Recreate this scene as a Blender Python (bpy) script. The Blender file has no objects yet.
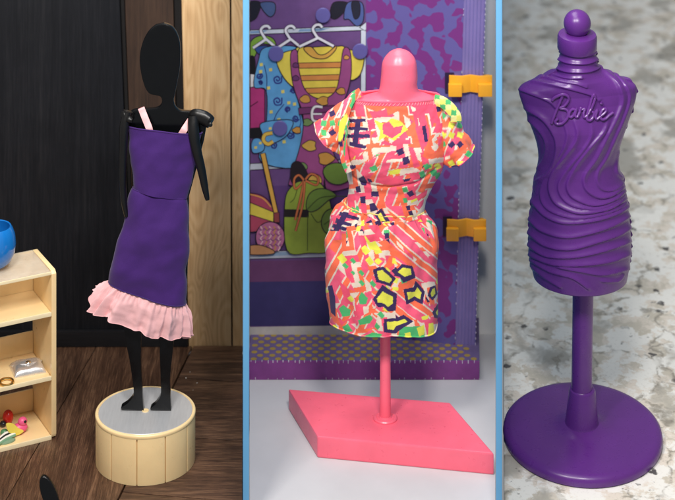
import bpy, bmesh, math, random
import numpy as np
from mathutils import Matrix, Vector, noise as mnoise

random.seed(7); rng = np.random.default_rng(7)
# ------------------------------------------------------------------ units
# everything is modelled in "units" (1 unit = 0.75 mm) and scaled to metres at the end
S = 0.00075
F = 2000.0          # camera distance to the plane Y = 0, in units
EYE = 1040.0        # camera height above the table tops, in units
HX = 337.5          # horizontal centre (photograph pixels)
scene = bpy.context.scene
col = scene.collection

# ------------------------------------------------------------------ camera
cam = bpy.data.cameras.new('camera'); camo = bpy.data.objects.new('camera', cam); col.objects.link(camo)
cam.sensor_fit = 'HORIZONTAL'; cam.sensor_width = 36.0
cam.lens = 36.0 * F / 675.0
cam.shift_y = -850.0 / 675.0
cam.clip_start = 0.05; cam.clip_end = 50
camo.location = (0, -F * S, EYE * S); camo.rotation_euler = (math.pi / 2, 0, 0)
cam.dof.use_dof = True; cam.dof.focus_distance = (F - 25) * S; cam.dof.aperture_fstop = 9.0
scene.camera = camo
scene.render.resolution_x = 1024; scene.render.resolution_y = 759

# ------------------------------------------------------------------ light
w = bpy.data.worlds.new('World'); scene.world = w; w.use_nodes = True
bg = w.node_tree.nodes['Background']; bg.inputs[0].default_value = (0.95, 0.97, 1.0, 1); bg.inputs[1].default_value = 0.30
def area(name, loc, target, size, power, color=(1, 1, 1)):
    L = bpy.data.lights.new(name, 'AREA'); L.shape = 'RECTANGLE'; L.size = size[0] * S; L.size_y = size[1] * S
    L.energy = power; L.color = color
    o = bpy.data.objects.new(name, L); col.objects.link(o)
    o.location = Vector(loc) * S
    d = Vector(target) - Vector(loc); o.rotation_euler = d.to_track_quat('-Z', 'Y').to_euler()
    return o
area('key_lamp', (105, -880, 1150), (60, 20, 150), (170, 170), 5.4, (1.0, 0.965, 0.92))
area('left_bay_key', (-330, -820, 1120), (-120, 20, 150), (190, 190), 5.4, (1.0, 0.955, 0.90))  # unseen second key, added to brighten the left bay
area('overhead_fill', (-40, 40, 1300), (-10, 40, 0), (1000, 420), 4.6, (1.0, 0.99, 0.97))  # unseen broad fill, added overhead for soft general light
scene.view_settings.view_transform = 'Standard'; scene.view_settings.look = 'None'
scene.view_settings.exposure = 0.0; scene.view_settings.gamma = 1.0

# ------------------------------------------------------------------ projection helpers
def P(px, py, Y=0.0):
    s = (F + Y) / F
    return np.array([(px - HX) * s, Y, EYE - (py + 600.0) * s])
def onz(px, py, z=0.0):                 # pixel -> point on the horizontal plane z
    s = (EYE - z) / (py + 600.0)
    return np.array([(px - HX) * s, F * s - F, z])
def proj(v):
    v = np.asarray(v, float); s = (F + v[..., 1]) / F
    return np.stack([v[..., 0] / s + HX, (EYE - v[..., 2]) / s - 600.0], -1)
def zz(ox, oy, sc):
    return lambda *pts: [(ox + u / sc, oy + v / sc) for u, v in pts]
def lin(c):
    out = []
    for x in c[:3]:
        x = x / 255.0
        out.append(x / 12.92 if x <= 0.04045 else ((x + 0.055) / 1.055) ** 2.4)
    return tuple(out)
def catmull(pts, n=8, closed=False):
    pts = [np.asarray(p, float) for p in pts]; m = len(pts); out = []
    segs = m if closed else m - 1
    for i in range(segs):
        g = (lambda k: pts[k % m]) if closed else (lambda k: pts[min(max(k, 0), m - 1)])
        a, b, c, d = g(i - 1), g(i), g(i + 1), g(i + 2)
        for k in range(n):
            t = k / n
            out.append(0.5 * ((2 * b) + (c - a) * t + (2 * a - 5 * b + 4 * c - d) * t * t + (3 * b - a - 3 * c + d) * t ** 3))
    if not closed: out.append(pts[-1])
    return np.array(out)
def resample(pts, n):
    pts = np.asarray(pts, float); d = np.r_[0, np.cumsum(np.linalg.norm(np.diff(pts, axis=0), axis=1))]
    t = np.linspace(0, d[-1], n)
    return np.stack([np.interp(t, d, pts[:, k]) for k in range(pts.shape[1])], -1)

# ------------------------------------------------------------------ materials
MATS = {}
def newmat(name):
    m = bpy.data.materials.new(name); m.use_nodes = True
    nt = m.node_tree; b = nt.nodes['Principled BSDF']
    return m, nt, b
def coords(nt, scale=(1, 1, 1), rot=(0, 0, 0), loc=(0, 0, 0), src='Object'):
    tc = nt.nodes.new('ShaderNodeTexCoord'); mp = nt.nodes.new('ShaderNodeMapping')
    mp.inputs['Scale'].default_value = [k / S for k in scale]; mp.inputs['Rotation'].default_value = rot
    mp.inputs['Location'].default_value = loc
    nt.links.new(tc.outputs[src], mp.inputs[0]); return mp.outputs[0]
def noise(nt, vec, scale, detail=4, rough=0.55, dist=0.0):
    n = nt.nodes.new('ShaderNodeTexNoise'); n.inputs['Scale'].default_value = scale; n.inputs['Detail'].default_value = detail
    n.inputs['Roughness'].default_value = rough; n.inputs['Distortion'].default_value = dist
    nt.links.new(vec, n.inputs['Vector']); return n.outputs[0]
def ramp(nt, fac, stops, interp='LINEAR'):
    r = nt.nodes.new('ShaderNodeValToRGB'); r.color_ramp.interpolation = interp
    el = r.color_ramp.elements
    while len(el) < len(stops): el.new(0.5)
    for e, (p, c) in zip(el, stops):
        e.position = p; e.color = (*c, 1) if len(c) == 3 else c
    nt.links.new(fac, r.inputs[0]); return r.outputs[0]
def g(v): return (v, v, v)
def mix(nt, fac, a, b, mode='MIX'):
    m = nt.nodes.new('ShaderNodeMix'); m.data_type = 'RGBA'; m.blend_type = mode
    for sock, v in ((m.inputs[0], fac), (m.inputs[6], a), (m.inputs[7], b)):
        if hasattr(v, 'links') or isinstance(v, bpy.types.NodeSocket): nt.links.new(v, sock)
        elif isinstance(v, (int, float)): sock.default_value = v
        else: sock.default_value = (*v, 1)
    return m.outputs[2]
def math_(nt, op, a, b=None):
    m = nt.nodes.new('ShaderNodeMath'); m.operation = op
    for i, v in enumerate((a, b)):
        if v is None: continue
        if isinstance(v, (int, float)): m.inputs[i].default_value = v
        else: nt.links.new(v, m.inputs[i])
    return m.outputs[0]
def bump(nt, b, h, strength, dist):
    n = nt.nodes.new('ShaderNodeBump'); n.inputs['Strength'].default_value = strength; n.inputs['Distance'].default_value = dist * S
    nt.links.new(h, n.inputs['Height']); nt.links.new(n.outputs[0], b.inputs['Normal'])
def plastic(name, c, rough=0.4, var=0.06, sss=0.0, bumpd=0.15, coat=0.0, spec=0.5):
    if name in MATS: return MATS[name]
    m, nt, b = newmat(name); v = coords(nt)
    n = noise(nt, v, 0.045, 5); n2 = noise(nt, v, 0.9, 2)
    c = np.array(c)
    colr = ramp(nt, n, [(0.3, tuple(c * (1 - var))), (0.7, tuple(np.minimum(c * (1 + var), 1)))])
    nt.links.new(colr, b.inputs['Base Color'])
    r = ramp(nt, noise(nt, v, 0.12, 6, 0.65), [(0.3, g(max(rough - 0.08, 0.02))), (0.75, g(rough + 0.1))]); nt.links.new(r, b.inputs['Roughness'])
    b.inputs['Specular IOR Level'].default_value = spec
    if sss: b.inputs['Subsurface Weight'].default_value = sss; b.inputs['Subsurface Radius'].default_value = (1, .5, .4); b.inputs['Subsurface Scale'].default_value = 3 * S
    b.inputs['Coat Weight'].default_value = coat
    if bumpd: bump(nt, b, n2, 0.3, bumpd)
    MATS[name] = m; return m
def fabric(name, c, var=0.1, weave=1.6, rough=0.85, sheen=0.3, attr=False):
    if name in MATS: return MATS[name]
    m, nt, b = newmat(name); v = coords(nt)
    n = noise(nt, v, 0.05, 6, 0.6)
    wx = nt.nodes.new('ShaderNodeTexWave'); wx.bands_direction = 'X'; wx.inputs['Scale'].default_value = weave / 3; wx.inputs['Distortion'].default_value = 0.6; nt.links.new(v, wx.inputs[0])
    wz = nt.nodes.new('ShaderNodeTexWave'); wz.bands_direction = 'Z'; wz.inputs['Scale'].default_value = weave / 3; wz.inputs['Distortion'].default_value = 0.6; nt.links.new(v, wz.inputs[0])
    wv = math_(nt, 'ADD', wx.outputs[1], wz.outputs[1])
    fine = noise(nt, v, 1.2, 3)
    if attr:
        a = nt.nodes.new('ShaderNodeAttribute'); a.attribute_name = 'print'
        base = mix(nt, 0.10, a.outputs['Color'], ramp(nt, fine, [(0.3, g(0.35)), (0.7, g(1.0))]), 'MULTIPLY')
    else:
        c = np.array(c)
        base = ramp(nt, math_(nt, 'ADD', math_(nt, 'MULTIPLY', n, 0.5), math_(nt, 'MULTIPLY', fine, 0.5)), [(0.3, tuple(c * (1 - 1.8 * var))), (0.7, tuple(np.minimum(c * (1 + var), 1)))])
    nt.links.new(base, b.inputs['Base Color']); b.inputs['Roughness'].default_value = rough
    b.inputs['Sheen Weight'].default_value = sheen; b.inputs['Specular IOR Level'].default_value = 0.25
    bump(nt, b, math_(nt, 'ADD', math_(nt, 'MULTIPLY', wv, 0.0), fine), 0.3, 0.3)
    MATS[name] = m; return m
def printed(c):                           # printed cardboard ink
    key = 'ink_%d_%d_%d' % tuple(c)
    if key in MATS: return MATS[key]
    m, nt, b = newmat(key); v = coords(nt); l = np.array(lin(c)); l = 0.80 * (l * 0.88 + 0.12 * l.mean())
    n = noise(nt, v, 0.07, 5)
    nt.links.new(ramp(nt, n, [(0.25, tuple(l * 0.86)), (0.75, tuple(np.minimum(l * 1.12, 1)))]), b.inputs['Base Color'])
    b.inputs['Roughness'].default_value = 0.55; b.inputs['Specular IOR Level'].default_value = 0.3
    MATS[key] = m; return m
def wood(name, dark, mid, light, grain=(1.0, 0.03, 1.0), rough=0.5, contrast=1.0, knots=False, seed=0.0, bumpd=0.5, spec=0.4):
    if name in MATS: return MATS[name]
    m, nt, b = newmat(name)
    v = coords(nt, scale=grain, loc=(seed, seed * 1.7, seed * 0.6))
    a = noise(nt, v, 0.10, 8, 0.62, 0.7); f = noise(nt, v, 0.75, 6, 0.72); big = noise(nt, coords(nt, scale=(1, 1, 1)), 0.016, 4)
    fac = math_(nt, 'ADD', math_(nt, 'MULTIPLY', a, 0.4), math_(nt, 'MULTIPLY', f, 0.6))
    c1 = ramp(nt, fac, [(0.36, dark), (0.5, mid), (0.66, light)])
    c2 = mix(nt, 0.55, c1, ramp(nt, big, [(0.3, g(0.45)), (0.7, g(1.0))]), 'MULTIPLY')
    nt.links.new(c2, b.inputs['Base Color'])
    nt.links.new(ramp(nt, f, [(0.3, g(rough + 0.15)), (0.7, g(rough - 0.08))]), b.inputs['Roughness'])
    b.inputs['Specular IOR Level'].default_value = spec
    bump(nt, b, fac, 0.6, bumpd)
    MATS[name] = m; return m
def plywood(name):
    m, nt, b = newmat(name)
    v = coords(nt, scale=(1, 1, 0.22))
    base = noise(nt, v, 0.026, 2, 0.4, 0.9)
    s = math_(nt, 'SINE', math_(nt, 'MULTIPLY', base, 110.0))
    fine = noise(nt, coords(nt, scale=(1, 1, 0.03)), 0.6, 5, 0.7)
    c1 = ramp(nt, math_(nt, 'ADD', math_(nt, 'MULTIPLY', s, 0.13), math_(nt, 'MULTIPLY', fine, 1.0)), [(0.1, lin((186, 142, 96))), (0.5, lin((222, 180, 130))), (0.9, lin((238, 202, 154)))])
    nt.links.new(c1, b.inputs['Base Color']); b.inputs['Roughness'].default_value = 0.55
    bump(nt, b, fine, 0.4, 0.3); return m
def granite(name):
    m, nt, b = newmat(name); v = coords(nt)
    def warp(amount, sc_):
        nz = nt.nodes.new('ShaderNodeTexNoise'); nz.inputs['Scale'].default_value = sc_; nz.inputs['Detail'].default_value = 4; nt.links.new(v, nz.inputs['Vector'])
        q = nt.nodes.new('ShaderNodeVectorMath'); q.operation = 'SCALE'; q.inputs[3].default_value = amount; nt.links.new(nz.outputs[1], q.inputs[0])
        a = nt.nodes.new('ShaderNodeVectorMath'); a.operation = 'ADD'; nt.links.new(v, a.inputs[0]); nt.links.new(q.outputs[0], a.inputs[1]); return a.outputs[0]
    def voro(vec, sc_, out='Distance', feat='F1'):
        vo = nt.nodes.new('ShaderNodeTexVoronoi'); vo.feature = feat; vo.inputs['Scale'].default_value = sc_; nt.links.new(vec, vo.inputs['Vector']); return vo.outputs[out]
    w1, w2 = warp(45, 0.03), warp(14, 0.13)
    big = noise(nt, w1, 0.013, 4, 0.5); med = noise(nt, w2, 0.042, 6, 0.6, 0.8); fine = noise(nt, v, 0.25, 5, 0.7)
    cream, white, grey, tanc, dark = lin((232, 222, 208)), lin((246, 244, 237)), lin((172, 168, 158)), lin((210, 202, 186)), lin((74, 72, 72))
    c = mix(nt, ramp(nt, med, [(0.42, g(0)), (0.50, g(1))]), tanc, cream)
    c = mix(nt, ramp(nt, noise(nt, w2, 0.042, 5, 0.6), [(0.46, g(0)), (0.52, g(1))]), c, white)
    c = mix(nt, ramp(nt, big, [(0.38, g(0.9)), (0.46, g(0))]), c, grey)
    crack = math_(nt, 'MULTIPLY', ramp(nt, voro(w1, 0.016, 'Distance', 'DISTANCE_TO_EDGE'), [(0.0, g(1)), (0.05, g(0))]), ramp(nt, med, [(0.44, g(0.85)), (0.56, g(0.0))]))
    c = mix(nt, crack, c, lin((140, 133, 121)))
    c = mix(nt, ramp(nt, fine, [(0.56, g(0)), (0.70, g(0.4))]), c, grey)
    spk = math_(nt, 'MULTIPLY', ramp(nt, voro(w2, 0.05), [(0.16, g(1)), (0.24, g(0))]), ramp(nt, noise(nt, v, 0.02, 3), [(0.48, g(0)), (0.56, g(0.95))]))
    c = mix(nt, spk, c, dark)
    spk2 = math_(nt, 'MULTIPLY', ramp(nt, voro(w2, 0.11), [(0.12, g(1)), (0.2, g(0))]), ramp(nt, noise(nt, v, 0.035, 3), [(0.54, g(0)), (0.62, g(0.7))]))
    c = mix(nt, spk2, c, lin((96, 92, 88)))
    nt.links.new(c, b.inputs['Base Color']); b.inputs['Roughness'].default_value = 0.3
    bump(nt, b, fine, 0.06, 0.3); return m
def metal(name, c, rough=0.3, scratch=True):
    m, nt, b = newmat(name); v = coords(nt)
    b.inputs['Base Color'].default_value = (*c, 1); b.inputs['Metallic'].default_value = 1
    n = noise(nt, v, 0.08, 7, 0.65)
    nt.links.new(ramp(nt, n, [(0.3, g(rough * 0.8)), (0.7, g(rough * 1.5))]), b.inputs['Roughness'])
    if scratch:
        s = noise(nt, coords(nt, scale=(1, 0.08, 1), rot=(0, 0, 0.4)), 0.5, 5)
        nt.links.new(ramp(nt, math_(nt, 'ADD', math_(nt, 'MULTIPLY', n, .25), math_(nt, 'MULTIPLY', s, .75)), [(0.3, tuple(np.array(c) * 0.86)), (0.7, c)]), b.inputs['Base Color'])
        bump(nt, b, n, 0.06, 0.4)
    return m
def blotch(name, ca, cb, scale):
    m, nt, b = newmat(name); v = coords(nt)
    n = noise(nt, v, scale, 1.2, 0.4, 0.25)
    nt.links.new(ramp(nt, n, [(0.485, ca), (0.50, cb)]), b.inputs['Base Color']); b.inputs['Roughness'].default_value = 0.5
    b.inputs['Specular IOR Level'].default_value = 0.3
    bump(nt, b, noise(nt, v, 0.5, 3), 0.1, 0.2); return m

# ------------------------------------------------------------------ object helpers
ORG = {}
def _tag(o, label=None, cat=None, group=None, kind=None):
    if label: o['label'] = label
    if cat: o['category'] = cat
    if group: o['group'] = group
    if kind: o['kind'] = kind
    return o
def thing(name, label, cat, loc, rot=(0, 0, 0), group=None, kind=None):
    o = bpy.data.objects.new(name, None); col.objects.link(o); o.empty_display_size = 0.01
    o.location = loc; o.rotation_euler = rot; ORG[o] = np.array(loc, float)
    return _tag(o, label, cat, group, kind)
def mk(name, verts, faces, mat, parent=None, smooth=True, bevel=0, bseg=2, angle=40, matidx=None, loc=None, tag=None):
    verts = np.asarray(verts, float)
    org = ORG[parent] if parent is not None else (np.array(loc, float) if loc is not None else verts.mean(0) * 0)
    me = bpy.data.meshes.new(name)
    me.from_pydata([tuple(p) for p in (verts - org)], [], [tuple(int(i) for i in f) for f in faces])
    for m in (mat if isinstance(mat, list) else [mat]): me.materials.append(m)
    bm = bmesh.new(); bm.from_mesh(me)
    if bevel or smooth != 'raw': bmesh.ops.recalc_face_normals(bm, faces=bm.faces)
    if bevel:
        es = [e for e in bm.edges if len(e.link_faces) == 2 and e.calc_face_angle(0) > math.radians(angle)]
        bmesh.ops.bevel(bm, geom=es, offset=bevel, segments=bseg, profile=0.7, affect='EDGES', clamp_overlap=True)
    bm.to_mesh(me); bm.free()
    if matidx is not None:
        me.polygons.foreach_set('material_index', np.asarray(matidx, dtype=np.int32))
    if smooth:
        me.polygons.foreach_set('use_smooth', np.ones(len(me.polygons), dtype=bool))
        try: me.set_sharp_from_angle(angle=math.radians(38))
        except Exception: pass
    o = bpy.data.objects.new(name, me); col.objects.link(o)
    if parent is not None: o.parent = parent; ORG[o] = org
    elif loc is not None: o.location = loc; ORG[o] = org
    else: ORG[o] = org
    if tag: _tag(o, *tag)
    return o
def box(x0, x1, y0, y1, z0, z1):
    v = [(x, y, z) for z in (z0, z1) for y in (y0, y1) for x in (x0, x1)]
    f = [(0, 2, 3, 1), (4, 5, 7, 6), (0, 1, 5, 4), (2, 6, 7, 3), (0, 4, 6, 2), (1, 3, 7, 5)]
    return np.array(v, float), f
def join(*vf):
    V, Fc, n = [], [], 0
    for v, f in vf:
        V.append(np.asarray(v, float)); Fc += [tuple(i + n for i in q) for q in f]; n += len(v)
    return np.concatenate(V), Fc
def prism(front, back):                   # two matching outlines (n,3)
    n = len(front); v = np.concatenate([front, back])
    f = [tuple(range(n)), tuple(range(2 * n - 1, n - 1, -1))] + [(i, i + n, (i + 1) % n + n, (i + 1) % n) for i in range(n)]
    return v, f
def plate(pts, Y, th):                    # outline in pixels, upright plate centred at depth Y
    a = np.array([P(x, y, Y) for x, y in pts]); fr, bk = a.copy(), a.copy()
    fr[:, 1] -= th / 2; bk[:, 1] += th / 2
    return prism(fr, bk)
def grid_faces(nr, nc, closed=True, off=0):
    f = []
    for i in range(nr - 1):
        for j in range(nc if closed else nc - 1):
            k = (j + 1) % nc
            f.append((off + i * nc + j, off + i * nc + k, off + (i + 1) * nc + k, off + (i + 1) * nc + j))
    return f
def tube(pts, r, n=10, flat=1.0, up=None, caps=True):
    pts = np.asarray(pts, float); m = len(pts)
    r = np.full(m, r, float) if np.isscalar(r) else np.interp(np.linspace(0, 1, m), np.linspace(0, 1, len(r)), r)
    T = np.gradient(pts, axis=0); T /= np.linalg.norm(T, axis=1)[:, None] + 1e-9
    u = np.array(up if up is not None else ((0, 1, 0) if abs(T[0][1]) < 0.9 else (1, 0, 0)), float)
    V = []
    for i in range(m):
        u = u - T[i] * u.dot(T[i]); u /= np.linalg.norm(u); b = np.cross(T[i], u)
        for k in range(n):
            a = 2 * math.pi * k / n
            V.append(pts[i] + r[i] * (math.cos(a) * u * flat + math.sin(a) * b))
    f = grid_faces(m, n)
    if caps:
        f += [tuple(range(n - 1, -1, -1)), tuple((m - 1) * n + k for k in range(n))]
    return np.array(V), f
def lathe(prof, c, n=64, ax=None):        # prof: (radius, z) ; c centre
    V = []
    for r, z in prof:
        for k in range(n):
            a = 2 * math.pi * k / n; V.append((c[0] + r * math.cos(a), c[1] + r * math.sin(a), c[2] + z))
    f = grid_faces(len(prof), n); m = len(prof)
    f += [tuple(range(n - 1, -1, -1)), tuple((m - 1) * n + k for k in range(n))]
    return np.array(V), f
def ellipsoid(c, r, n=32, m=20):
    V = []
    for i in range(m + 1):
        t = math.pi * i / m; t = min(max(t, 0.02), math.pi - 0.02)
        for k in range(n):
            a = 2 * math.pi * k / n
            V.append((c[0] + r[0] * math.sin(t) * math.cos(a), c[1] + r[1] * math.sin(t) * math.sin(a), c[2] + r[2] * math.cos(t)))
    f = grid_faces(m + 1, n) + [tuple(range(n - 1, -1, -1)), tuple(m * n + k for k in range(n))]
    return np.array(V), f
_G = rng.uniform(0, 2 * np.pi, (256, 256))
def _perlin(x, y):
    xi, yi = np.floor(x).astype(int), np.floor(y).astype(int); fx, fy = x - xi, y - yi
    def gr(a, b, u, v):
        t = _G[a % 256, b % 256]; return np.cos(t) * u + np.sin(t) * v
    sx, sy = fx ** 3 * (fx * (6 * fx - 15) + 10), fy ** 3 * (fy * (6 * fy - 15) + 10)
    n0 = gr(xi, yi, fx, fy) * (1 - sx) + gr(xi + 1, yi, fx - 1, fy) * sx
    n1 = gr(xi, yi + 1, fx, fy - 1) * (1 - sx) + gr(xi + 1, yi + 1, fx - 1, fy - 1) * sx
    return (n0 * (1 - sy) + n1 * sy) * 1.5
def wob(x, y, s, seed=0.0):               # gradient noise on arrays, s = feature size
    x = np.asarray(x, float) / (1.6 * s) + seed * 17.3; y = np.asarray(y, float) / (1.6 * s) + seed * 5.9
    return _perlin(x, y) + 0.4 * _perlin(2.1 * x + 9, 2.1 * y + 4)
def loftLR(L, R, ryf, ryb, Y0, nr, nc, expo=2.0, smooth_edges=True):
    """closed tube whose left/right silhouettes follow the pixel polylines L and R (same count)."""
    m = len(L)
    fn = (lambda q: resample(catmull(q, 10), nr)) if smooth_edges else (lambda q: resample(q, nr))
    # parametrise both edges by the same index
    idx = np.linspace(0, m - 1, nr)
    if smooth_edges:
        cl, cr = catmull(L, 12), catmull(R, 12); k = np.linspace(0, len(cl) - 1, nr)
        Lx = np.stack([np.interp(k, np.arange(len(cl)), cl[:, i]) for i in (0, 1)], -1)
        Rx = np.stack([np.interp(k, np.arange(len(cr)), cr[:, i]) for i in (0, 1)], -1)
    else:
        Lx = np.stack([np.interp(idx, np.arange(m), np.array(L)[:, i]) for i in (0, 1)], -1)
        Rx = np.stack([np.interp(idx, np.arange(m), np.array(R)[:, i]) for i in (0, 1)], -1)
    fr = np.interp(idx, np.linspace(0, m - 1, len(ryf)), ryf); bk = np.interp(idx, np.linspace(0, m - 1, len(ryb)), ryb)
    th = 2 * np.pi * np.arange(nc) / nc
    c, s_ = np.cos(th), np.sin(th)
    cc = np.sign(c) * np.abs(c) ** (2 / expo); ss = np.sign(s_) * np.abs(s_) ** (2 / expo)
    mid = (Lx + Rx) / 2; half = (Rx - Lx) / 2
    px = mid[:, None, :] + half[:, None, :] * cc[None, :, None]
    s0 = (F + Y0) / F
    V = np.empty((nr, nc, 3))
    V[..., 0] = (px[..., 0] - HX) * s0; V[..., 2] = EYE - (px[..., 1] + 600) * s0
    V[..., 1] = Y0 - np.where(ss > 0, fr[:, None], bk[:, None]) * ss[None, :]
    return V, th                           # sin>0 is the front
def gridnormals(V):
    du = np.roll(V, -1, 1) - np.roll(V, 1, 1); dv = np.gradient(V, axis=0)
    n = np.cross(du, dv); n /= np.linalg.norm(n, axis=2)[..., None] + 1e-9
    c = V.mean(1, keepdims=True); flip = np.sign(((V - c) * n).sum(-1, keepdims=True)); flip[flip == 0] = 1
    return n * flip
def inpoly(pts, poly):
    x, y = pts[:, 0], pts[:, 1]; inside = np.zeros(len(pts), bool); n = len(poly)
    for i in range(n):
        x0, y0 = poly[i]; x1, y1 = poly[(i + 1) % n]
        if y0 == y1: continue
        cnd = ((y0 > y) != (y1 > y)) & (x < (x1 - x0) * (y - y0) / (y1 - y0) + x0)
        inside ^= cnd
    return inside
def distpoly(pts, line):
    d = np.full(len(pts), 1e9); sd = np.zeros(len(pts)); tt = np.zeros(len(pts)); n = len(line) - 1
    for i in range(n):
        a, b = line[i], line[i + 1]; ab = b - a; L2 = ab.dot(ab) + 1e-9
        t = np.clip(((pts - a) @ ab) / L2, 0, 1); q = pts - (a + t[:, None] * ab)
        e = np.hypot(q[:, 0], q[:, 1]); k = e < d
        d[k] = e[k]; sd[k] = (ab[0] * q[k, 1] - ab[1] * q[k, 0]) / math.sqrt(L2); tt[k] = (i + t[k]) / n
    return d, sd, tt

# ================================================================== THE SETTING
# ---- blue partition boards between the three bays
blue = plastic('blue_board_paint', lin((98, 163, 209)), 0.6, 0.03, bumpd=0.25)
def partition(name, px, y1, label):
    y0 = -150.0
    a = np.array([(px - HX) * (F + y0) / F, y0]); b = np.array([(px - HX) * (F + y1) / F, y1])
    t = (b - a) / np.linalg.norm(b - a); nrm = np.array([t[1], -t[0]]) * 2.85
    lo = np.array([(*(a - nrm), -14), (*(a + nrm), -14), (*(b + nrm), -14), (*(b - nrm), -14)]); hi = lo.copy(); hi[:, 2] = 530
    v, f = prism(lo, hi)
    return mk(name, v, f, blue, bevel=0.5, tag=(label, 'partition', None, 'structure'), loc=(a[0], a[1], 0))
partition('partition', 246, 330, 'light blue board standing between the wooden table and the pink dress form')
partition('partition', 499, 1300, 'light blue board standing between the purple box and the granite counter')
def cut(px, Y, side): return (px - HX) * (F + Y) / F + side * 3.6

# ---- left bay: dark plank table
tt = thing('table_top', 'dark stained wooden table top under the tan drum base', 'table', (-250, 0, 0), kind='structure')
wdark = (lin((44, 28, 20)), lin((86, 60, 45)), lin((140, 105, 80)))
tang = math.radians(-9)
ca, sa = math.cos(tang), math.sin(tang)
def clip_half(poly, p, n):                # keep dot(q-p, n) <= 0
    out = []
    for i in range(len(poly)):
        a, b = np.array(poly[i]), np.array(poly[(i + 1) % len(poly)])
        da, db = (a - p).dot(n), (b - p).dot(n)
        if da <= 0: out.append(a)
        if (da < 0) != (db < 0): out.append(a + (b - a) * da / (da - db))
    return out
seam_p = onz(190, 352)[:2]; along = np.array([-sa, ca]); across = np.array([ca, sa])
pe0 = np.array([cut(246, -160, -1), -160]); pe1 = np.array([cut(246, 205, -1), 205]); pn = np.array([pe1[1] - pe0[1], -(pe1[0] - pe0[0])])
def plank(corners, mat, z=0.0):
    q = clip_half(corners, pe0, pn)
    q = clip_half(q, np.array([0, 199.0]), np.array([0, 1.0])); q = clip_half(q, np.array([0, -260.0]), np.array([0, -1.0]))
    if len(q) < 3: return
    top = np.array([(*p, z) for p in q]); bot = top.copy(); bot[:, 2] = -9
    v, f = prism(top, bot); o = mk('plank', v, f, mat, tt, bevel=0.7, bseg=2)
    return o
widths = [104, 96, 118, 90, 110]
off = -0.9
for i, wd in enumerate(widths):
    m = wood('dark_plank_%d' % i, *wdark, grain=(1.0, 0.045, 1.0), rough=0.28, seed=i * 13.7, bumpd=0.9)
    for n in m.node_tree.nodes:
        if n.type == 'MAPPING' and n.inputs['Scale'].default_value[1] < 100 / S * 0.01 * 50 and i >= 0: n.inputs['Rotation'].default_value = (0, 0, -tang * -1 if False else -math.radians(-17))
    c0 = seam_p + across * off; c1 = seam_p + across * (off - wd + 0.9)
    plank([c0 - along * 600, c0 + along * 600, c1 + along * 600, c1 - along * 600][::-1], m, -0.2 * (i % 2))
    off -= wd
yb = onz(220, 434)[1]
edges = [-420, -210, -95, yb, 128, 330]
for i in range(len(edges) - 1):
    m = wood('dark_cross_plank_%d' % i, *wdark, grain=(0.06, 1.0, 1.0), rough=0.45, seed=40 + i * 9.1, bumpd=0.8)
    a0 = seam_p + along * ((edges[i] - seam_p[1]) / ca + 0.5) + across * 0.9; a1 = seam_p + along * ((edges[i + 1] - seam_p[1]) / ca - 0.5) + across * 0.9
    plank([a0, a0 + across * 400, a1 + across * 400, a1], m, -0.15 * (i % 2))
v, f = box(-900, cut(246, -150, -1) - 2, -260, 199, -16, -9.5)
mk('underside', v, f, wood('table_core', *wdark, rough=0.7), tt, smooth=False)

cr_ = []
for (cx_, cy_) in [(190, 372), (186, 378), (197, 383), (193, 390)]:
    c_ = onz(cx_, cy_, 0.35); r_ = random.uniform(0.25, 0.75); ang = random.uniform(0, 3)
    b_v, b_f = box(-r_, r_, -r_ * .7, r_ * .7, -0.35, r_ * .5); b_v = b_v @ np.array([[math.cos(ang), math.sin(ang), 0], [-math.sin(ang), math.cos(ang), 0], [0, 0, 1]]) + c_
    cr_.append((b_v, b_f))
v, f = join(*cr_); mk('crumbs', v, f, plastic('pale_crumb', lin((222, 216, 204)), 0.8), smooth=False, tag=('scattered pale crumbs on the dark table', 'crumbs', None, 'stuff'), loc=(-250, 0, 0))
# ---- left bay: board wall
WY = 201.0
bw = thing('board_wall', 'wall of upright dark and golden wooden boards behind the mannequin', 'wall', (-250, WY, 0), kind='structure')
def wboard(pts, mat, y0=0.0, th=8.0, name='board', bev=0.5):
    a = np.array([P(x, y, WY) for x, y in pts]); fr, bk = a.copy(), a.copy(); fr[:, 1] = WY + y0; bk[:, 1] = WY + y0 + th
    v, f = prism(fr, bk); return mk(name, v, f, mat, bw, bevel=bev)
charc = wood('charcoal_board', lin((14, 15, 19)), lin((25, 26, 31)), lin((44, 43, 46)), grain=(1, 1, 0.03), rough=0.5, bumpd=0.25, spec=0.25)
brownb = wood('brown_board', lin((44, 31, 24)), lin((66, 47, 36)), lin((84, 62, 48)), grain=(1, 1, 0.03), rough=0.55, seed=5, bumpd=0.3)
blackb = wood('black_batten', lin((12, 10, 10)), lin((22, 18, 17)), lin((36, 30, 27)), grain=(1, 1, 0.03), rough=0.5, seed=9)
gold = plywood('golden_plywood')
yt, yb_ = -120, 352
wboard([(-120, yt), (113.5, yt), (119.5, 0), (133, 352), (-120, yb_)], charc, 0)
wboard([(114.5, yt), (118.2, yt), (124, 0), (137, yb_), (134, yb_), (120.2, 0)], blackb, 2.5)
wboard([(118.8, yt), (171.5, yt), (173, 0), (181, yb_), (138, yb_), (124.8, 0)], brownb, 1.0)
wboard([(172, yt), (180, yt), (181, 0), (188.5, yb_), (182, yb_), (173.8, 0)], blackb, 3.0)
wboard([(180.6, yt), (229.2, yt), (229.6, 0), (231.2, yb_), (189, yb_), (181.6, 0)], gold, 0.5)
wboard([(231.0, yt), (247.2, yt), (247.2, yb_), (232.8, yb_), (231.4, 0)], gold, 0.3)
v, f = box(-700, P(188, 345, WY)[0], WY - 5.5, WY - 0.6, 0.3, P(0, 329, WY)[2])
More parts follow.
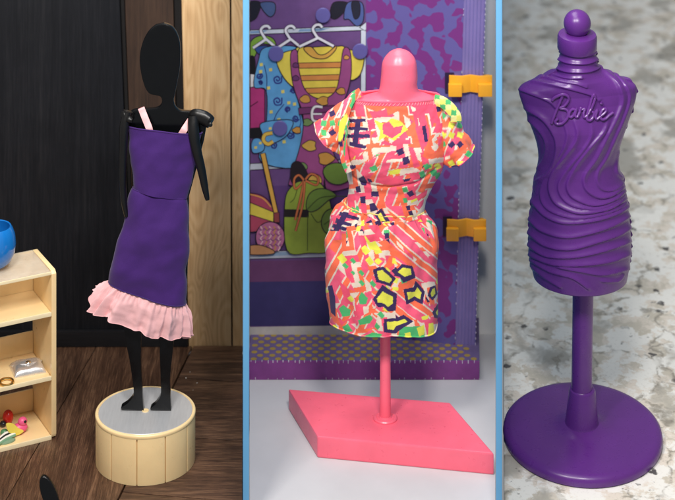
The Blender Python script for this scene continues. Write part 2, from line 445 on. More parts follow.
mk('baseboard', v, f, wood('black_base', lin((12, 12, 15)), lin((20, 20, 24)), lin((32, 31, 34)), grain=(0.03, 1, 1), rough=0.45, seed=3), bw, bevel=0.8)
v, f = box(-760, cut(246, WY + 12, -1), WY + 12, WY + 16, -10, 470)
mk('backing', v, f, blackb, bw, smooth=False)

# ---- middle bay: pale grey paper sweep
def papermat(name, c):
    m, nt, b = newmat(name); v = coords(nt); c = np.array(lin(c))
    nt.links.new(ramp(nt, noise(nt, v, 0.012, 5), [(0.3, tuple(c * 0.93)), (0.7, tuple(c * 1.04))]), b.inputs['Base Color']); b.inputs['Roughness'].default_value = 0.75
    bump(nt, b, noise(nt, v, 0.35, 6, 0.65), 0.2, 0.35); return m
pap = papermat('grey_paper', (193, 192, 194)); wallm = papermat('white_wall_paint', (240, 239, 237))
V = np.array([(cut(246, -260, 1), -260, 0), (cut(499, -260, -1), -260, 0), (cut(499, 226, -1), 226, 0), (cut(246, 226, 1), 226, 0)])
lo = V.copy(); lo[:, 2] = -8
v, f = prism(V, lo); mk('floor', v, f, pap, smooth=False, tag=('pale grey table surface under the pink dress form', 'table', None, 'structure'), loc=(30, 0, 0))
v, f = box(cut(246, 227, 1), cut(499, 227, -1), 227, 235, -8, 500); mk('wall', v, f, wallm, smooth=False, tag=('plain white wall behind the purple box', 'wall', None, 'structure'), loc=(30, 227, 0))

# ---- right bay: granite counter, sloping gently up towards the back
TILT = math.radians(6.5)
RP = onz(582.5, 438)                      # pivot under the purple form
RM = Matrix.Rotation(TILT, 4, 'X')
def PR(px, py, yl=0.0):                   # pixel -> local point of the tilted bay at local depth yl
    o = np.array([0, -F, EYE]) - RP; d = P(px, py, 0) - np.array([0, -F, EYE])
    Ri = np.array(RM.to_3x3().inverted()); o, d = Ri @ o, Ri @ d
    t = (yl - o[1]) / d[1]; return o + t * d
def PRz(px, py, zl=0.0):
    o = np.array([0, -F, EYE]) - RP; d = P(px, py, 0) - np.array([0, -F, EYE])
    Ri = np.array(RM.to_3x3().inverted()); o, d = Ri @ o, Ri @ d
    t = (zl - o[2]) / d[2]; return o + t * d
def loc2w(v): return (np.array(RM.to_3x3()) @ np.asarray(v, float).T).T + RP
a, b = cut(499, -170, 1) - RP[0], cut(499, 1290, 1) - RP[0]
top = np.array([(a, -190, 0), (620, -190, 0), (620, 1290, 0), (b, 1290, 0)]); bot = top.copy(); bot[:, 2] = -24
v, f = prism(top, bot)
ctr = mk('counter', v + RP, f, granite('granite_stone'), smooth=False, bevel=1.5, tag=('speckled grey and white granite counter under the purple form', 'counter', None, 'structure'), loc=RP)
ctr.rotation_euler = (TILT, 0, 0)

# ================================================================== LEFT BAY THINGS
black = plastic('black_plastic', lin((9, 10, 12)), 0.2, 0.1, bumpd=0.05, spec=0.32)
tan = plastic('tan_plastic', lin((240, 210, 158)), 0.34, 0.05, sss=0.15)
silver = metal('brushed_silver', (0.70, 0.71, 0.73), 0.30)
sb_ = silver.node_tree.nodes['Principled BSDF']; sb_.inputs['Metallic'].default_value = 0.45
for l_ in list(sb_.inputs['Roughness'].links): silver.node_tree.links.remove(l_)
sb_.inputs['Roughness'].default_value = 0.34
C0 = onz(145.5, 459.5); R0 = 49.0; H0 = 48.5; YL = C0[1]
mq = thing('doll_mannequin', 'flat black plastic doll mannequin standing on a tan drum base', 'mannequin', tuple(C0))
# drum
v, f = lathe([(R0 - 2.6, 0.0), (R0 - 2.4, H0 - 4.5)], C0, 96); core = mk('drum', v, f, tan, mq)
NS = 11
for k in range(NS):
    a0 = 2 * math.pi * (k + 0.12) / NS + 0.012; a1 = 2 * math.pi * (k + 1.12) / NS - 0.012
    aa = np.linspace(a0, a1, 9)
    out = [(C0[0] + R0 * 0.995 * math.cos(t), C0[1] + R0 * 0.995 * math.sin(t)) for t in aa] + [(C0[0] + (R0 - 3.2) * math.cos(t), C0[1] + (R0 - 3.2) * math.sin(t)) for t in aa[::-1]]
    lo = np.array([(x, y, 0.15) for x, y in out]); hi = np.array([(x, y, H0 - 3.2) for x, y in out])
    v, f = prism(lo, hi); mk('panel', v, f, tan, mq, bevel=0.45, angle=50)
v, f = lathe([(R0 - 4, H0 - 4.2), (R0 - 0.2, H0 - 4.0), (R0 + 0.1, H0 - 3.0), (R0 + 0.1, H0 - 1.2), (R0 - 0.6, H0 - 0.3), (R0 - 1.6, H0), (R0 - 2.3, H0), (R0 - 2.6, H0 - 1.0), (R0 - 4, H0 - 1.2)], C0, 128)
mk('rim', v, f, tan, mq)
v, f = lathe([(R0 - 2.9, H0 - 2.5), (R0 - 2.9, H0 - 0.7), (R0 - 3.4, H0 - 0.25), (3.0, H0 - 0.25)], C0, 128)
mk('top_plate', v, f, silver, mq)
v, f = lathe([(3.4, H0 - 0.6), (3.4, H0 + 0.35), (2.6, H0 + 0.55), (1.8, H0 + 0.2)], C0 + np.array([0, -1.0, 0]), 24)
mk('rivet', v, f, tan, mq)
# flat body
z1 = zz(0, 0, 2.7)
YB = YL + 4
outl = z1((442, 61), (462, 68), (478, 88), (487, 120), (487.5, 168), (481, 210), (474, 246), (470, 270), (476, 289), (492, 297), (520, 299), (545, 305), (556, 322), (556, 350))
outr = [(204, 140), (196, 170), (189, 196), (189, 240), (186, 300), (120, 296), (126, 240), (133, 190), (131, 150)]
outl2 = z1((345, 345), (345, 322), (350, 304), (366, 294), (400, 292), (424, 289), (434, 282), (438, 270), (434, 259), (422, 255), (404, 250), (391, 230), (381, 192), (378, 152), (385, 115), (401, 84), (421, 66))
o1 = catmull(outl, 5); o2 = catmull(outl2, 5)
v, f = plate([tuple(p) for p in o1] + outr + [tuple(p) for p in o2], YB, 7.0)
mk('body', v, f, black, mq, bevel=2.3, bseg=4, angle=50)
# legs with feet
z6 = zz(90, 330, 3.127)
legs = [z6((108, -60), (158, -60), (160, 40), (160, 110), (163, 160), (165, 200), (168, 240), (167, 247), (135, 245), (98, 240), (118, 224), (134, 205), (138, 188), (134, 150), (125, 90), (112, 20)),
        z6((218, -60), (264, -60), (262, 30), (254, 110), (250, 160), (252, 200), (254, 240), (252, 248), (225, 247), (190, 242), (206, 226), (219, 206), (223, 188), (222, 150), (220, 90), (218, 20))]
for L in legs:
    pts = catmull(L, 5, closed=True)
    v, f = plate([tuple(p) for p in pts], YL + 2.5, 8.0)
    v[:, 2] = np.maximum(v[:, 2], H0 - 0.2)
    lg = mk('leg', v, f, black, mq, bevel=1.3, bseg=2, angle=50)
satin = plastic('black_satin_plastic', lin((15, 14, 14)), 0.36, 0.15, bumpd=0.1, spec=0.45)
# arms
def arm(pxs, rad, flat, dY):
    pts = np.array([P(x, y, YL + dy) for (x, y), dy in zip(pxs, dY)]); pts = catmull(pts, 8)
    return tube(pts, rad, 14, flat)
v, f = arm([(128, 111), (124.5, 125), (123.2, 150), (122.6, 180), (123.5, 200), (126.5, 216)], [4.6, 4.8, 4.0, 3.6, 3.2, 2.2], 1.2, [-3, -5, -6, -6, -6, -5]); a_ = mk('arm', v, f, satin, mq)
v, f = arm([(131, 116), (129, 116), (125, 115), (122, 115)], [4.5, 5.2, 5.2, 3.2], 1.0, [3, 0, -4, -6]); mk('shoulder_joint', v, f, satin, mq, smooth=True)
v, f = arm([(128.4, 119), (129.6, 119.5), (132.5, 120.5)], [3.0, 3.2, 1.8], 1.0, [-8, -9, -10]); mk('shoulder_pin', v, f, satin, mq)
v, f = arm([(193.5, 116), (193.6, 132), (196.5, 150), (201.5, 170), (205, 188), (207.6, 200)], [5.4, 5.6, 5.0, 4.2, 3.4, 2.0], 0.8, [-4, -8, -9, -9, -9, -9]); mk('arm', v, f, satin, mq)
v, f = arm([(192, 117), (196, 115.5), (203, 117.5), (208.5, 121), (211, 123)], [5.0, 7.0, 7.6, 7.4, 6.0], 0.75, [0, -2, -3, -4, -5]); mk('shoulder_joint', v, f, satin, mq)
v, f = ellipsoid(P(210.4, 124.5, YL - 12.5), (2.2, 1.4, 2.4), 14, 8); mk('shoulder_pin', v, f, plastic('black_recess', lin((9, 9, 10)), 0.5), mq)

# --- purple dress with pink ruffle
purp = fabric('purple_cotton', lin((62, 29, 102)), 0.10, 2.6, sheen=0.15)
pinkf = fabric('pink_cotton', lin((240, 186, 188)), 0.05, 2.6, rough=0.8)
pd = thing('doll_dress', 'purple sleeveless doll dress with pale pink ruffled hem on the black mannequin', 'dress', tuple(P(150, 300, YL)))
def addwr(V, amp, fn):
    n = gridnormals(V); return V + n * (amp * fn)[..., None]
# bodice
L = [(128.6, 124.5), (129.5, 145), (131.0, 165), (133.2, 187.5)]; Rr = [(201.5, 131.5), (199, 152), (194.5, 175), (189.2, 198)]
V, th = loftLR(L, Rr, [9, 11, 11, 12], [8, 9, 9, 10], YL, 50, 140, 2.5)
pp = proj(V); V = addwr(V, 1.0, 2.4 * wob(pp[..., 0] * .8 + pp[..., 1] * .4, pp[..., 1] * .7, 16, 1.2) + 0.25 * wob(pp[..., 0] * 1.3, pp[..., 1], 8, 4.0))
top_fold = V[:2].copy()
mk('bodice', V.reshape(-1, 3), grid_faces(50, 140), purp, pd)
ln = np.array([V[1, j] for j in range(0, 141)] if False else [V[1, j % 140] for j in range(141)]); v, f = tube(ln, 0.75, 6); mk('neckline_hem', v, f, purp, pd)
# skirt
L2 = [(132.6, 186.5), (124, 215), (115.5, 248), (110.2, 282)]; R2 = [(189.6, 197.5), (189.5, 230), (188.2, 265), (184.8, 303)]
V2, th = loftLR(L2, R2, [12.2, 15, 16, 16], [10, 12, 13, 13], YL, 80, 160, 2.5)
pp = proj(V2); tpar = np.linspace(0, 1, 80)[:, None]
V2 = addwr(V2, 1.0, 3.2 * wob(pp[..., 0] * .8 + pp[..., 1] * .5, pp[..., 1] * .7 - pp[..., 0] * .3, 19, 3.3) + 0.25 * wob(pp[..., 0] + pp[..., 1] * .5, pp[..., 1], 8, 0.4) - 0.8 * np.exp(-(tpar / 0.03) ** 2))
mk('skirt', V2.reshape(-1, 3), grid_faces(80, 160), purp, pd)
ln = np.array([V2[0, j % 160] for j in range(161)]); v, f = tube(ln, 0.55, 6); mk('waist_seam', v, f, purp, pd)
ln = np.array([V2[78, j % 160] for j in range(161)]); v, f = tube(ln, 0.6, 6); mk('skirt_hem', v, f, fabric('purple_thread', lin((52, 24, 96))), pd)
# ruffle
nr, nc = 46, 420
th = 2 * np.pi * np.arange(nc) / nc; t = np.linspace(0, 1, nr)[:, None]
base = np.stack([np.interp(np.arange(nc) / nc * 160, np.arange(161), np.r_[V2[77, :, k], V2[77, 0, k]]) for k in range(3)], -1)
cen = base.mean(0)
hemc = P(138.5, 323.5, YL)
hem = np.stack([hemc[0] + 48.5 * np.cos(th), np.full(nc, YL) - 15 * np.sin(th), hemc[2] - 14.5 * np.cos(th)], -1)
phase = 13 * th + 1.3 * np.sin(2 * th + 0.5) + 0.9 * np.sin(5 * th)
wv = np.cos(phase) * (0.7 + 0.5 * np.sin(3.1 * th + 1)) + 0.45 * np.cos(2 * phase + 1.0) + 0.25 * np.cos(3 * phase)
fine = np.cos(46 * th + 2 * np.sin(3 * th))
base = cen + (base - cen) * np.array([0.965, 0.9, 1.0])
V3 = base[None] * (1 - t[..., None]) + hem[None] * t[..., None]
rad = np.stack([np.cos(th), -np.sin(th) * 0.9, np.zeros(nc)], -1)
bulge = 2.0 * np.sin(np.pi * np.clip(t * 1.15, 0, 1)) + 1.6 * wob(np.broadcast_to(th * 14, (nr, nc)), t * 12, 3.0, 2.0) * np.clip(t * 3, 0, 1)
V3 = V3 + rad[None] * (bulge + (t ** 0.7) * 3.6 * wv[None] + 0.9 * fine[None] * np.exp(-((t - 0.12) / 0.16) ** 2))[..., None]
V3[..., 2] += (t * (1.6 * np.sin(phase + 0.7)[None] + 2.2 * np.sin(3 * th + 1)[None]))
back = np.clip(-np.cos(th), 0, 1) ** 2 * np.clip(-np.sin(th) * 2.2 - 0.1, 0, 1)
V3[..., 2] += t * back[None] * 30
mk('ruffle', V3.reshape(-1, 3), grid_faces(nr, nc), pinkf, pd)
ln = np.array([V3[-1, j % nc] for j in range(0, nc + 1)]); v, f = tube(ln, 0.3, 5); mk('ruffle_hem', v, f, pinkf, pd)
# straps: soft ribbons from the neckline up over the shoulder
def ribbon(pxs, Ys, wd, th_=0.7):
    c = catmull([np.array([x, y, d]) for (x, y), d in zip(pxs, Ys)], 8); tg = np.gradient(c[:, :2], axis=0); tg /= np.linalg.norm(tg, axis=1)[:, None] + 1e-6
    nn = np.stack([-tg[:, 1], tg[:, 0]], -1); m, k = len(c), 7; V = np.empty((m, k, 3))
    for i in range(m):
        for q in range(k):
            u = q / (k - 1) - 0.5; p = c[i, :2] + nn[i] * u * wd; V[i, q] = P(p[0], p[1], c[i, 2] + 1.6 * u * u + 0.25 * math.sin(i * .7))
    W = V + np.array([0, th_, 0]); fa = grid_faces(m, k, False)
    return join((V.reshape(-1, 3), fa), (W.reshape(-1, 3), [q[::-1] for q in fa]))
v, f = ribbon([(141.0, 107.8), (141.9, 110), (145, 118), (149, 128), (150, 133)], [YL - 0.8, YL - 1.8, YL - 4.5, YL - 7, YL - 6], 6.6); mk('strap', v, f, pinkf, pd)
v, f = ribbon([(190.5, 120), (188, 124), (184, 130), (180.5, 136)], [YL - 1.0, YL - 3, YL - 6, YL - 5.5], 6.6); mk('strap', v, f, pinkf, pd)

# --- tan toy shelf (turned, open front)
SX, SY = onz(56.5, 438)[:2]; SR = math.radians(27)
sh = thing('toy_shelf', 'tan plastic toy shelf with three open tiers beside the dark wall', 'shelf', (SX, SY, 0), (0, 0, SR))
def sl(x0, x1, y0, y1, z0, z1):
    v, f = box(x0, x1, y0, y1, z0, z1); return v + np.array([SX, SY, 0]), f
SW, SD, SH = 130.0, 60.0, 168.0
zt = [3.0, 62.5, 126.5]                 # shelf surface heights
tanside = tan
def sideprof(x0, x1, name):
    pr = [(0.0, 5.0), (1.2, 1.6), (4, 0.6), (SD, 0.6), (SD, SH - 1), (4, SH), (0, SH - 3)]
    a = np.array([(x0 + SX, y + SY, z) for y, z in pr]); b = np.array([(x1 + SX, y + SY, z) for y, z in pr])
    v, f = prism(a, b); return mk(name, v, f, tan, sh, bevel=1.0)
sideprof(-5.2, 0, 'side_panel'); sideprof(-SW, -SW + 5, 'side_panel')
for z in zt:
    v, f = sl(-SW + 5.2, -5.4, 0.8, SD - 0.5, z - 3.4, z); s_ = mk('shelf_board', v, f, tan, sh, bevel=0.5)
    v, f = sl(-SW + 5.2, -5.4, -0.8, 0.6, z - 3.2, z + 1.0); mk('front_lip', v, f, plastic('cream_edge', lin((240, 222, 182)), 0.4), s_, bevel=0.4)
    v, f = sl(-SW + 5.2, -5.4, SD - 2.5, SD - 0.6, z + 0.05, z + (22 if z < 100 else 40)); mk('back_lip', v, f, tan, s_, bevel=0.5)
def clear(name):
    m, nt, b = newmat(name); b.inputs['Base Color'].default_value = (0.80, 0.70, 0.56, 1); b.inputs['Roughness'].default_value = 0.25
    n = noise(nt, coords(nt), 0.06, 5); nt.links.new(ramp(nt, n, [(0.3, g(0.35)), (0.7, g(0.6))]), b.inputs['Alpha']); return m
v, f = sl(-SW + 5.2, -5.4, 0.9, SD - 0.7, SH - 2.6, SH - 0.8); mk('top_cover', v, f, clear('frosted_cover'), sh, bevel=0.4)
v, f = sl(-SW + 5.2, -5.4, -0.4, 0.8, SH - 3.4, SH - 0.4); mk('top_lip', v, f, plastic('cream_edge', lin((240, 222, 182)), 0.4), sh, bevel=0.4)
v, f = sl(-5.9, 0.3, 1.0, 6.5, zt[1] - 1.8, zt[1] + 1.0); mk('joint_tab', v, f, plastic('tan_joint', lin((190, 150, 96)), 0.45), sh, bevel=0.4)
def sw(x, y, z):                          # shelf local -> world
    return np.array([SX + x * math.cos(SR) - y * math.sin(SR), SY + x * math.sin(SR) + y * math.cos(SR), z])
# blue ball on the shelf
bb = P(-3.5, 242.5, 30); bz = SH - 0.8; r_ = bb[2] - bz
bc = np.array([bb[0], SY + 14, 0])
rB = 18.0
pc = np.array([P(-2.5, 242, 0)[0], 0, 0])
cB = sw(-53, 36, SH - 0.8 + rB)
v, f = lathe([(4, 0), (9, 1.2), (14.5, 6), (17.6, 13), (18.6, 21), (17.6, 29), (15.6, 34), (14.2, 36), (13.2, 35.6), (14.6, 30), (15, 22), (12, 10), (3, 4)], (0, 0, 0), 40)
cup0 = np.array([*cB[:2], SH - 0.75])
mk('blue_cup', v * 1.16 + cup0, f, plastic('blue_gloss', lin((22, 112, 190)), 0.18, 0.05, coat=0.4), tag=('glossy blue round cup on top of the tan toy shelf', 'cup'), loc=cup0)
# silver purse on the middle shelf
pu = onz(27.5, 369.5, zt[1] + 0.1)
ps = thing('silver_purse', 'shiny silver doll clutch purse lying on the middle shelf', 'purse', tuple(pu), (0, 0, SR - 0.1))
n_ = 22; gx, gy = np.meshgrid(np.linspace(-1, 1, n_), np.linspace(-1, 1, n_), indexing='ij')
hz = 5.2 * (1 - np.abs(gx) ** 4) ** 0.5 * (1 - np.abs(gy) ** 4) ** 0.5 + 0.6 * wob(gx * 10, gy * 10, 5, 2) * (1 - gx ** 2)
up_ = np.stack([gx * 16, gy * 13.5, hz * 1.2 + 1.2], -1).reshape(-1, 3); dn_ = np.stack([gx * 16, gy * 13.5, 0 * hz], -1).reshape(-1, 3)
fa = grid_faces(n_, n_, False); vv, ff = join((up_, fa), (dn_, [q[::-1] for q in fa]))
rim = [i for i in range(n_)] ; ring = [i * n_ for i in range(n_)] + [(n_ - 1) * n_ + j for j in range(1, n_)] + [i * n_ + n_ - 1 for i in range(n_ - 2, -1, -1)] + [j for j in range(n_ - 2, 0, -1)]
for i in range(len(ring)):
    a_, b_ = ring[i], ring[(i + 1) % len(ring)]; ff.append((a_, b_, b_ + n_ * n_, a_ + n_ * n_))
foil = metal('silver_foil', (0.86, 0.85, 0.86), 0.24); foil.node_tree.nodes['Principled BSDF'].inputs['Metallic'].default_value = 0.75
mk('pouch', vv + pu, ff, foil, ps)
flp = np.array([(-12.8, -1.5), (12.8, -1.5), (12.8, 10.4), (-12.8, 10.4)]); 
fl = [(-15.8, 13.6), (15.8, 13.6), (15.8, 3), (6, -3), (0, -5.4), (-6, -3), (-15.8, 3)]
lo = np.array([(x, y, 7.2 if abs(x) < 10 else 4.2) for x, y in fl]); lo[:, 2] -= np.where(lo[:, 1] > 9, 3.9, 0); hi = lo + np.array([0, 0, 0.9])
v, f = prism(lo + pu, hi + pu); mk('flap', v, f, foil, ps, bevel=0.3)
v, f = ellipsoid(pu + np.array([0, -3.2, 8.6]), (3.0, 3.0, 1.5), 20, 10); mk('clasp', v, f, metal('bright_clasp', (0.95, 0.95, 0.95), 0.08, False), ps)
# gold bangle beside the purse
gb = onz(6.5, 382, zt[1] + 1.5)
ln = np.array([gb + np.array([6.5 * math.cos(a), 6.5 * math.sin(a), 0.4 * math.sin(a)]) for a in np.linspace(0, 2 * math.pi, 41)])
v, f = tube(ln, 1.4, 8, caps=False, up=(0, 0, 1)); mk('gold_bangle', v, f, metal('gold_metal', (0.85, 0.60, 0.22), 0.2, False), tag=('gold doll bangle lying beside the silver purse', 'bangle'), loc=gb)
# trinkets on the bottom shelf
def on_shelf(x, y, z=0): return sw(x, y, zt[0] + z)
q = onz(8, 417, zt[0] + 7.05); v, f = ellipsoid(q, (5.5, 5.5, 7), 24, 14); mk('red_bead', v, f, plastic('red_gloss', lin((205, 42, 34)), 0.2), tag=('glossy red oval bead on the bottom shelf', 'bead'), loc=q)
# little fabric bird: pink body, yellow wing, striped tail
q = onz(16, 434, zt[0])
bd = thing('toy_bird', 'tiny bird toy, pink with yellow wing and striped tail, on the bottom shelf', 'toy', tuple(q), (0, 0, SR))
v, f = ellipsoid(q + np.array([4, 0, 5.2]), (8, 5.2, 5.0), 28, 16); mk('body', v, f, plastic('toy_pink', lin((232, 92, 140)), 0.4), bd)
v, f = ellipsoid(q + np.array([6.5, -1, 11.5]), (4.8, 4.2, 4.4), 24, 14); hd = mk('head', v, f, plastic('toy_pink', (0, 0, 0)), bd)
v, f = ellipsoid(q + np.array([8, -4.9, 12.6]), (1.5, 0.7, 1.5), 14, 8); mk('eye', v, f, plastic('toy_black', lin((20, 20, 20)), 0.3), hd)
wing = catmull([(-12, 15), (-9, 6), (-2, 1.5), (6, 4), (1, 8), (-5, 14)], 5, True)
a = np.array([q + np.array([x, -6.4, z]) for x, z in wing]); b = a + np.array([0, 1.8, 0]); v, f = prism(a, b); mk('wing', v, f, plastic('toy_yellow', lin((236, 214, 92)), 0.45), bd, bevel=0.4)
for k in range(4):
    c_ = [lin((240, 236, 226)), lin((30, 30, 32)), lin((240, 236, 226)), lin((120, 160, 128))][k]
    ln = np.array([q + np.array([-3, -3 - k * 1.2, 6 - k * 1.1]), q + np.array([-13, -5 - 1.6 * k, 5 - k * 1.0]), q + np.array([-22, -8 - 2.4 * k, 2.2])])
    v, f = tube(catmull(ln, 5), [1.4, 1.9, 1.2], 8); mk('tail_feather', v, f, plastic('toy_tail_%d' % k, c_, 0.45), bd)
q = onz(6, 443, zt[0])
leaf = catmull([(-9, 0), (-3, -3), (5, -2.5), (10, 1), (4, 3), (-4, 3)], 5, True)
a = np.array([q + np.array([x * .9 + y * -.4, y + x * .4, 0.1]) for x, y in leaf]); b = a + np.array([0, 0, 2.0]); v, f = prism(a, b)
mk('leaf_charm', v, f, plastic('sage_plastic', lin((128, 158, 132)), 0.45), tag=('sage green leaf shaped charm at the front of the bottom shelf', 'charm'), bevel=0.6, loc=q)
for (bx_, by_, r_, c_, nm, lb) in ((10.5, 428, 3.2, (238, 236, 228), 'white_bead', 'small white bead beside the tiny bird toy'), (4.5, 433, 3.8, (86, 138, 96), 'green_bead', 'small green bead on the bottom shelf near the bird toy'), (3, 424, 3.0, (40, 38, 42), 'black_bead', 'small black bead next to the red oval bead')):
    q = onz(bx_, by_, zt[0] + r_ + 0.05); v, f = ellipsoid(q, (r_ * 1.15, r_, r_), 20, 12); mk(nm, v, f, plastic(nm + '_gloss', lin(c_), 0.25), tag=(lb, 'bead'), loc=q)
# black oval brush standing on the table edge
q = onz(54, 513, 0)
br = thing('doll_hand_mirror', 'black oval doll hand mirror propped on the dark table', 'mirror', tuple(q))
ov = [(11 * math.cos(a) * 0.62, 17 * math.sin(a)) for a in np.linspace(0, 2 * math.pi, 40, endpoint=False)]
tl = math.radians(28)
def mt(x, z, y):
    x2 = x * math.cos(tl) - z * math.sin(tl); z2 = x * math.sin(tl) + z * math.cos(tl)
    return q + np.array([x2 - 4, y + z2 * 0.35, z2 + 17])
a = np.array([mt(x, z, -2.2) for x, z in ov]); b = np.array([mt(x, z, 2.2) for x, z in ov]); v, f = prism(a, b); mk('back', v, f, black, br, bevel=1.2, bseg=3)
a = np.array([mt(x * .8 , z * .82, 1.9) for x, z in ov]); b = np.array([mt(x * .8, z * .82, 2.7) for x, z in ov]); v, f = prism(a, b); mk('mirror_face', v, f, foil, br)
ln = np.array([mt(0, -15, 0), mt(0.5, -20, 0), mt(2.6, -24, -1)]); v, f = tube(catmull(ln, 4), [2.6, 2.2, 1.9], 10, 1.2); mk('handle', v, f, black, br)

# ================================================================== MIDDLE BAY THINGS
pinkp = plastic('coral_pink_plastic', lin((250, 108, 130)), 0.33, 0.06, sss=0.12, bumpd=0.06)
# --- pink dress form
PC = onz(384.5, 440)
pf = thing('dress_form', 'coral pink dress form on a slanted plate base', 'dress form', tuple(PC))
TH = 21.0
top = np.array([onz(288.5, 389, TH), onz(450, 402.5, TH), onz(494, 453.5, TH), onz(317.5, 436.5, TH)])
bot = top.copy(); bot[:, 2] = 0.0
v, f = prism(top, bot); mk('base_plate', v, f, pinkp, pf, bevel=2.2, bseg=4)
YP = onz(385.3, 419, TH)[1]; XP = onz(385.3, 419, TH)[0]
v, f = lathe([(12.0, TH - .5), (12.0, TH + 1.4), (11.2, TH + 2.4), (9.2, TH + 2.6), (8.4, TH + 2.0), (6.6, TH + 2.2), (6.0, TH + 3.4)], (XP, YP, 0), 48); mk('collar', v, f, pinkp, pf)
v, f = lathe([(5.6, TH + 1), (5.3, TH + 60), (5.2, P(0, 300, YP)[2])], (XP, YP, 0), 32); mk('pole', v, f, pinkp, pf)
# torso (under the dress) and head stub
L = [(399 - 3, 48.8), (388.5, 53), (382.5, 62), (381, 76), (379.5, 88), (375.5, 95), (360, 98.5), (347.5, 106), (344, 140), (350, 175), (350, 200), (336, 230), (332, 290), (345, 318)]
Rr = [(399 + 3, 48.8), (410, 52.5), (416, 61), (417.5, 76), (417.2, 86), (421, 93), (433, 97), (444.5, 105), (442, 140), (434, 175), (420, 200), (432, 235), (432, 290), (420, 318)]
dep = [2, 9, 14, 16, 16, 15.5, 15.5, 18, 26, 20, 18, 26, 26, 12]
V, th = loftLR(L, Rr, dep, [2, 9, 14, 16, 16, 18, 20, 22, 22, 20, 18, 26, 28, 12], YP, 150, 96)
mk('torso', V.reshape(-1, 3), grid_faces(150, 96) + [tuple(range(95, -1, -1)), tuple(149 * 96 + k for k in range(96))], pinkp, pf)

# --- print dress: pattern polygons given in photograph pixels
PK, OR, CR, NV, YE, GR, HP = [lin(c) for c in ((244, 84, 112), (250, 110, 76), (228, 208, 188), (58, 40, 86), (228, 222, 80), (80, 178, 108), (244, 92, 122))]
prt = []
def pr(c, *pts): prt.append((c, list(pts)))
a1 = zz(310, 30, 2.632); a2 = zz(320, 160, 5.19); a3 = zz(320, 240, 4.546); a4 = zz(310, 90, 6.244); a5 = zz(395, 80, 5.556)
# upper bodice
pr(OR, *a1((120, 190), (330, 195), (345, 260), (330, 340), (270, 330), (190, 300), (120, 330), (100, 360), (88, 300), (110, 200)))
pr(CR, *a1((150, 205), (175, 215), (200, 205), (205, 225), (235, 212), (255, 230), (275, 240), (250, 262), (262, 290), (230, 282), (215, 300), (195, 290), (170, 305), (160, 280), (175, 262), (155, 250), (165, 230)))
pr(YE, *a1((168, 235), (195, 248), (215, 232), (240, 240), (258, 262), (240, 275), (222, 292), (200, 280), (180, 292), (185, 268)))
pr(PK, *a1((190, 250), (208, 240), (220, 256), (245, 250), (240, 270), (215, 285), (192, 272)))
pr(PK, *a1((275, 205), (300, 210), (312, 260), (320, 320), (296, 300), (285, 250)))
pr(CR, *a1((265, 200), (278, 205), (300, 290), (290, 295)))
pr(CR, *a1((240, 300), (300, 300), (305, 330), (285, 400), (200, 420), (130, 390), (100, 375), (140, 350), (190, 325)))
pr(HP, *a1((120, 362), (225, 308), (240, 318), (140, 385)))
pr(HP, *a1((150, 400), (190, 350), (250, 345), (260, 360), (205, 368), (220, 385), (262, 380), (265, 395), (200, 402)))
pr(YE, *a1((205, 370), (240, 365), (235, 378), (212, 382)))
pr(PK, *a1((165, 410), (185, 378), (262, 400), (300, 395), (262, 415)))
pr(OR, *a1((262, 330), (300, 350), (292, 372), (264, 352)))
pr(NV, *a1((228, 315), (243, 310), (248, 325), (235, 332)))
pr(NV, *a1((242, 338), (258, 332), (264, 350), (248, 356)))
pr(GR, *a1((300, 352), (314, 346), (320, 360), (306, 368))); pr(GR, *a1((316, 372), (330, 366), (334, 382), (320, 386))); pr(GR, *a1((286, 376), (300, 370), (304, 384), (292, 390)))
# navy comb on the left chest
nb = [a4((245, 180), (345, 178), (350, 198), (242, 202)), a4((232, 228), (362, 236), (360, 256), (230, 246)), a4((228, 276), (372, 276), (372, 300), (226, 298)), a4((248, 322), (352, 345), (345, 368), (246, 350)), a4((285, 180), (318, 178), (296, 350), (262, 350))]
pr(CR, *a4((240, 165), (345, 165), (380, 250), (375, 340), (345, 372), (232, 350), (222, 270)))
for b in nb: pr(NV, *b)
pr(PK, *a4((205, 330), (245, 360), (345, 375), (250, 430), (215, 440)))
pr(CR, *a4((225, 465), (420, 345), (560, 350), (560, 375), (420, 400), (300, 470)))
pr(HP, *a4((300, 470), (510, 380), (520, 400), (330, 490)))
# right strap / chest
pr(CR, *a5((215, 240), (250, 240), (330, 300), (310, 420), (270, 460), (150, 470), (170, 380)))
pr(OR, *a5((205, 300), (250, 200), (320, 240), (318, 290), (285, 360), (262, 430), (180, 440), (150, 420)))
pr(CR, *a5((225, 300), (245, 300), (240, 330), (215, 345), (245, 365), (225, 400), (205, 380), (195, 350)))
pr(CR, *a5((262, 280), (272, 280), (258, 350), (240, 372), (236, 350)))
pr(PK, *a5((110, 260), (145, 250), (165, 340), (160, 420), (130, 330)))
pr(NV, *a5((150, 255), (170, 250), (185, 340), (165, 345)))
pr(NV, *a5((5, 390), (40, 378), (52, 405), (18, 420))); pr(NV, *a5((40, 430), (70, 425), (78, 465), (48, 470)))
pr(PK, *a5((75, 375), (100, 370), (140, 480), (105, 490)))
# armhole piping on the left
pr(GR, *a4((255, 30), (285, 15), (285, 70), (262, 120), (238, 90))); pr(HP, *a4((215, 60), (245, 30), (262, 60), (235, 130), (205, 110)))
pr(YE, *a4((165, 220), (225, 150), (240, 170), (215, 250), (195, 340), (165, 300)))
pr(GR, *a4((225, 240), (243, 180), (225, 300), (218, 420), (208, 380)))
pr(NV, *a4((165, 330), (200, 310), (205, 360), (185, 350)))
